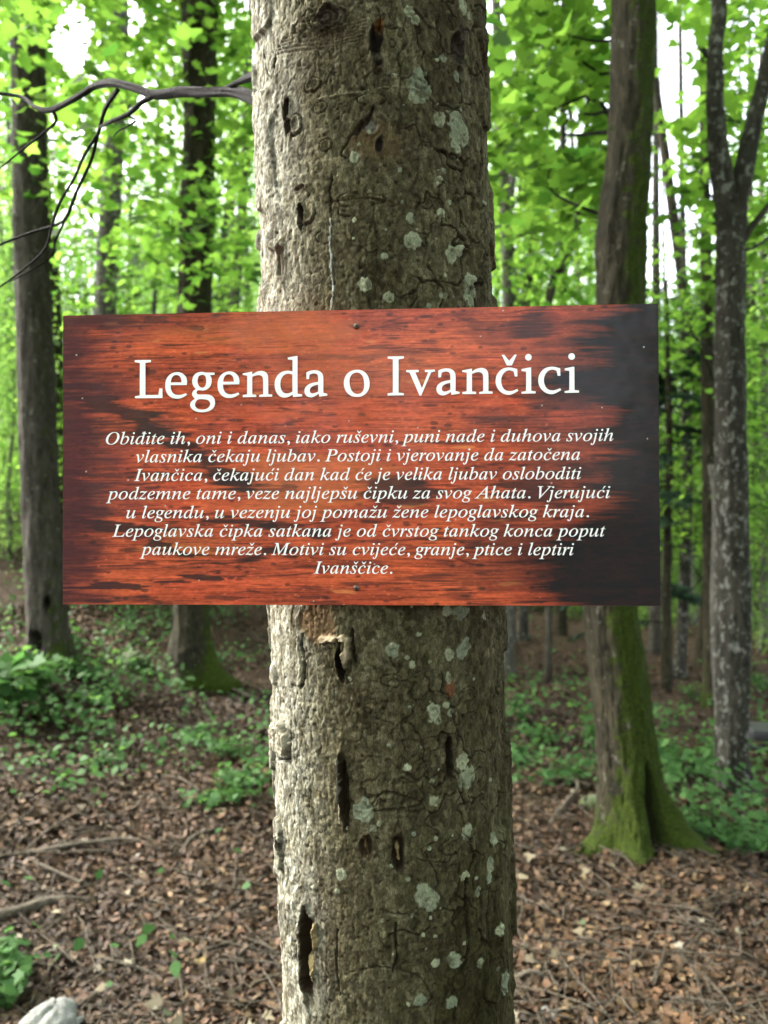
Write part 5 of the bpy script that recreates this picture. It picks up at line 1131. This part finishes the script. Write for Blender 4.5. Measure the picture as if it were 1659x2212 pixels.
plant(1, 470, 1740, 1.2, 'spreading green clump at the left flank of the sign trunk')
plant(1, 545, 1700, 1.0, 'dense dark green clump touching the left flank of the sign trunk')
plant(0, 500, 1640, 1.0, 'upright seedlings below the scarred tree, near the sign trunk')
plant(1, 430, 1600, .9, 'sparse seedlings in front of the scarred tree\'s roots')
plant(1, 235, 1650, .6, 'tiny lone seedling on bare litter below the grey left tree')
plant(3, 5, 2190, .62, 'bright green broad-leaved plant in the bottom corner behind the white rock')
plant(3, -15, 2120, .55, 'small bright green plant just above the bottom corner plant')
plant(2, 1262, 1600, 1.2, 'fern-like green plant against the left side of the mossy trunk')
plant(0, 1180, 1610, 1.1, 'leafy green clump midway between sign trunk and mossy trunk')
plant(1, 1120, 1640, 1.2, 'low green clump at the right flank of the sign trunk')
plant(1, 1220, 1690, 1.1, 'low spreading plant left of the mossy trunk\'s foot')
plant(2, 1130, 1560, .8, 'taller herb right beside the sign trunk, further back')
plant(2, 1470, 1690, 1.15, 'tall ferny plant between the mossy trunk and the lichened trunk')
plant(2, 1510, 1660, .9, 'tall ferny plant at the left foot of the lichened trunk')
plant(0, 1440, 1650, 1.1, 'green herb clump behind the mossy trunk\'s right side')
plant(1, 1600, 1830, 1.0, 'broad low clump in front of the lichened trunk')
plant(1, 1520, 1800, 1.0, 'low clump right of the mossy trunk\'s long root')
plant(0, 1640, 1830, .9, 'green clump at the right edge below the lichened trunk')
plant(2, 1500, 1520, .7, 'small fern behind, by the crooked brown trunk')
plant(2, 1652, 1500, .8, 'large-leaved plant at the right edge above the black bench')

# ------------------------------------------------------------------ stones, sticks, log, stump
def rock(name, X, Y, w, label, cat='rock', col=(.40, .42, .38), hs_=.7, seed=0, lift=.3, mossy=False):
    x, y, z = hit(X, Y); r = w * PX * y / 2
    th = np.linspace(0, PI, 26); ph = np.arange(44) / 44 * 2 * PI
    T, Q = np.meshgrid(th, ph, indexing='ij')
    d = np.stack([np.sin(T) * np.cos(Q), np.sin(T) * np.sin(Q), np.cos(T)], -1)
    f1_, f2_, c_ = worley(d[..., 0] * 1.4 + 3 + d[..., 2], d[..., 1] * 1.4 + 3 - .6 * d[..., 2], seed)
    q = 1 + .55 * (c_ - .5) + .14 * (f2_ - f1_) + .22 * fbm(d[..., 0] * 1.5, d[..., 1] * 1.5, d[..., 2] * 1.5, seed, 4) + .05 * fbm(d[..., 0] * 9, d[..., 1] * 9, d[..., 2] * 9, seed, 3)
    V = d * q[..., None] * r * np.array([1, .85, hs_])
    t = NT(name + '_stone'); f = t.noise(1.2 / r, 6, .7)
    c = t.ramp(f, [(.35, tuple(k * .45 for k in col)), (.62, col)])
    if mossy: c = t.mix(t.ramp(t.noise(2 / r, 5, .7), [(.38, (0, 0, 0)), (.5, (1, 1, 1))]), c, (.04, .075, .008))
    c = t.mix(t.ramp(t.noise(7 / r, 6, .75), [(.42, (0, 0, 0)), (.62, (.8, .8, .8))]), c, tuple(k * .3 for k in col))
    t.base(c); t.rough(.9); t.bump(t.noise(4 / r, 6, .75), 1.0, r * .2)
    o = link(name, mesh_np(name, V.reshape(-1, 3), grid_faces(26, 44, True), True), t.m)
    o.location = (x, y, z + r * hs_ * lift); o.rotation_euler = (0, 0, seed * 1.3)
    return tag(o, label, cat)
rock('rock', 118, 2285, 128, 'large angular white rock cut by the bottom left of the view', col=(.30, .31, .28), hs_=1.0, seed=13, lift=.55)
rock('stone', 398, 2052, 66, 'yellowish flat stone in the litter left of the sign trunk', 'stone', (.20, .17, .09), .55, 3)
rock('stone', 455, 2050, 26, 'small grey stone beside the yellowish flat stone', 'stone', (.2, .21, .21), .7, 4)
rock('stone', 1285, 1742, 50, 'little moss-covered stone by the pale crooked stick', 'stone', (.12, .12, .08), .6, 5, .3, True)
rock('stone', 290, 1440, 84, 'mossy green boulder between the grey tree and the scarred tree', 'stone', (.10, .12, .05), .6, 6, .3, True)
rock('stone', 1178, 2140, 50, 'pale cream stone low down beside the sign trunk\'s right side', 'stone', (.27, .24, .19), .5, 7)
rock('stone', 1190, 2205, 60, 'whitish stone cut by the bottom edge right of the sign trunk', 'stone', (.28, .29, .275), .5, 8)
rock('stone', 1452, 2145, 26, 'small pinkish stone on the litter at lower right', 'stone', (.27, .21, .17), .8, 9)
rock('stone', 1540, 2030, 24, 'small beige stone right of the mossy trunk\'s shadowed litter', 'stone', (.27, .22, .17), .7, 10)
rock('stone', 1606, 2060, 20, 'orange-brown pebble near the right edge', 'stone', (.24, .11, .05), .7, 11)
rock('stone', 1292, 1848, 22, 'grey pebble just left of the mossy trunk\'s front root', 'stone', (.2, .19, .165), .7, 12)
rock('stone', 1370, 1846, 20, 'dark grey pebble touching the mossy trunk\'s front root', 'stone', (.12, .11, .105), .7, 13)
def stick(name, pts, w0, w1, label, mat=M_STICK, cat='stick', lift=.035, n=9):
    rows = []
    h0 = hit(*pts[0])
    for i, (X, Y) in enumerate(pts):
        x, y, z = hit(X, Y); q = i / (len(pts) - 1); rad = (w0 * (1 - q) + w1 * q) * PX * y / 2
        rows.append((x - h0[0], y - h0[1], z - h0[2] + lift * (.5 + math.sin(q * PI)) * .7 + rad * .5, rad))
    root = empty(name, h0, label, cat)
    limb('stem', rows, mat, root, n, 6, .35)
    return root
stick('log', [(-60, 2002), (30, 1993), (90, 1975), (142, 1958)], 27, 19, 'short grey log with a stub lying at the left edge', M_STICK, 'log', .03, 16)
s_ = stick('stick', [(-60, 1868), (60, 1862), (180, 1845), (280, 1832), (330, 1838)], 10, 6, 'long pale stick running in from the left edge above the log')
stick('stick', [(40, 1862), (100, 1815), (160, 1775), (190, 1762)], 6, 4, 'thin pale stick rising from the fork of the long pale stick')
stick('stick', [(60, 1868), (120, 1905), (180, 1930), (250, 1932)], 7, 4, 'thin stick falling to the right from the long pale stick')
stick('stick', [(390, 1850), (420, 1825), (470, 1812), (500, 1810)], 9, 5, 'short curved beige stick left of the sign trunk')
stick('stick', [(180, 2080), (240, 2105), (320, 2128), (370, 2150)], 9, 6, 'brown stick in the litter above the white rock')
stick('stick', [(1190, 1785), (1222, 1750), (1248, 1722), (1238, 1702), (1205, 1712)], 9, 7, 'pale crooked dead branch left of the mossy trunk')
stick('stick', [(1160, 1700), (1205, 1695), (1250, 1705), (1290, 1712)], 8, 6, 'dark stick crossing behind the pale crooked branch')
stick('stick', [(1100, 2135), (1150, 2130), (1200, 2140)], 14, 8, 'dark stick by the right side of the sign trunk\'s lower end')
stick('stick', [(1620, 1962), (1650, 1972), (1700, 1982)], 6, 4, 'thin pale twig at the right edge below the lichened trunk')
stick('stick', [(560, 1520), (500, 1500), (440, 1496)], 7, 5, 'tan stick lying across the slope behind the sign trunk')
stick('stick', [(330, 1680), (390, 1700), (440, 1720)], 6, 4, 'thin tan stick on the slope left of the spreading clump')

# ------------------------------------------------------------------ black bench at the right edge
bd = hit(1640, 1665)[1]; print('BENCH', bd, yE, tE.location)
bx, bz = wx(1622, bd), float(ground(wx(1640, bd), bd))
bench = empty('bench', (bx, bd, bz), 'black plank bench end poking in at the right edge behind the lichened trunk', 'bench')
t = NT('black_paint'); t.base(t.ramp(t.noise(30, 4, .6, t.co((.2, 1, 1))), [(.3, (.010, .010, .011)), (.7, (.03, .03, .033))])); t.rough(.45); M_BLK = t.m
def bevel_box(name, x0, x1, y0, y1, z0, z1, rz=0.0):
    V, F = box_np(x0, x1, y0, y1, z0, z1); me = mesh_np(name, V, F, False)
    o = link(name, me, M_BLK, bench); m = o.modifiers.new('bevel', 'BEVEL'); m.width = .006; m.segments = 2; o.rotation_euler = (0, rz, 0); return o
zs = wz(1592, bd) - bz
bevel_box('seat', 0, 1.3, -.02, .20, zs - .02, zs + .045, .02)
bevel_box('rail', -.035, 1.3, .0, .05, zs - .085, zs - .05, .10)
bevel_box('leg', .22, .28, .02, .16, -.1, zs - .02); bevel_box('leg', 1.0, 1.06, .02, .16, -.1, zs - .02)
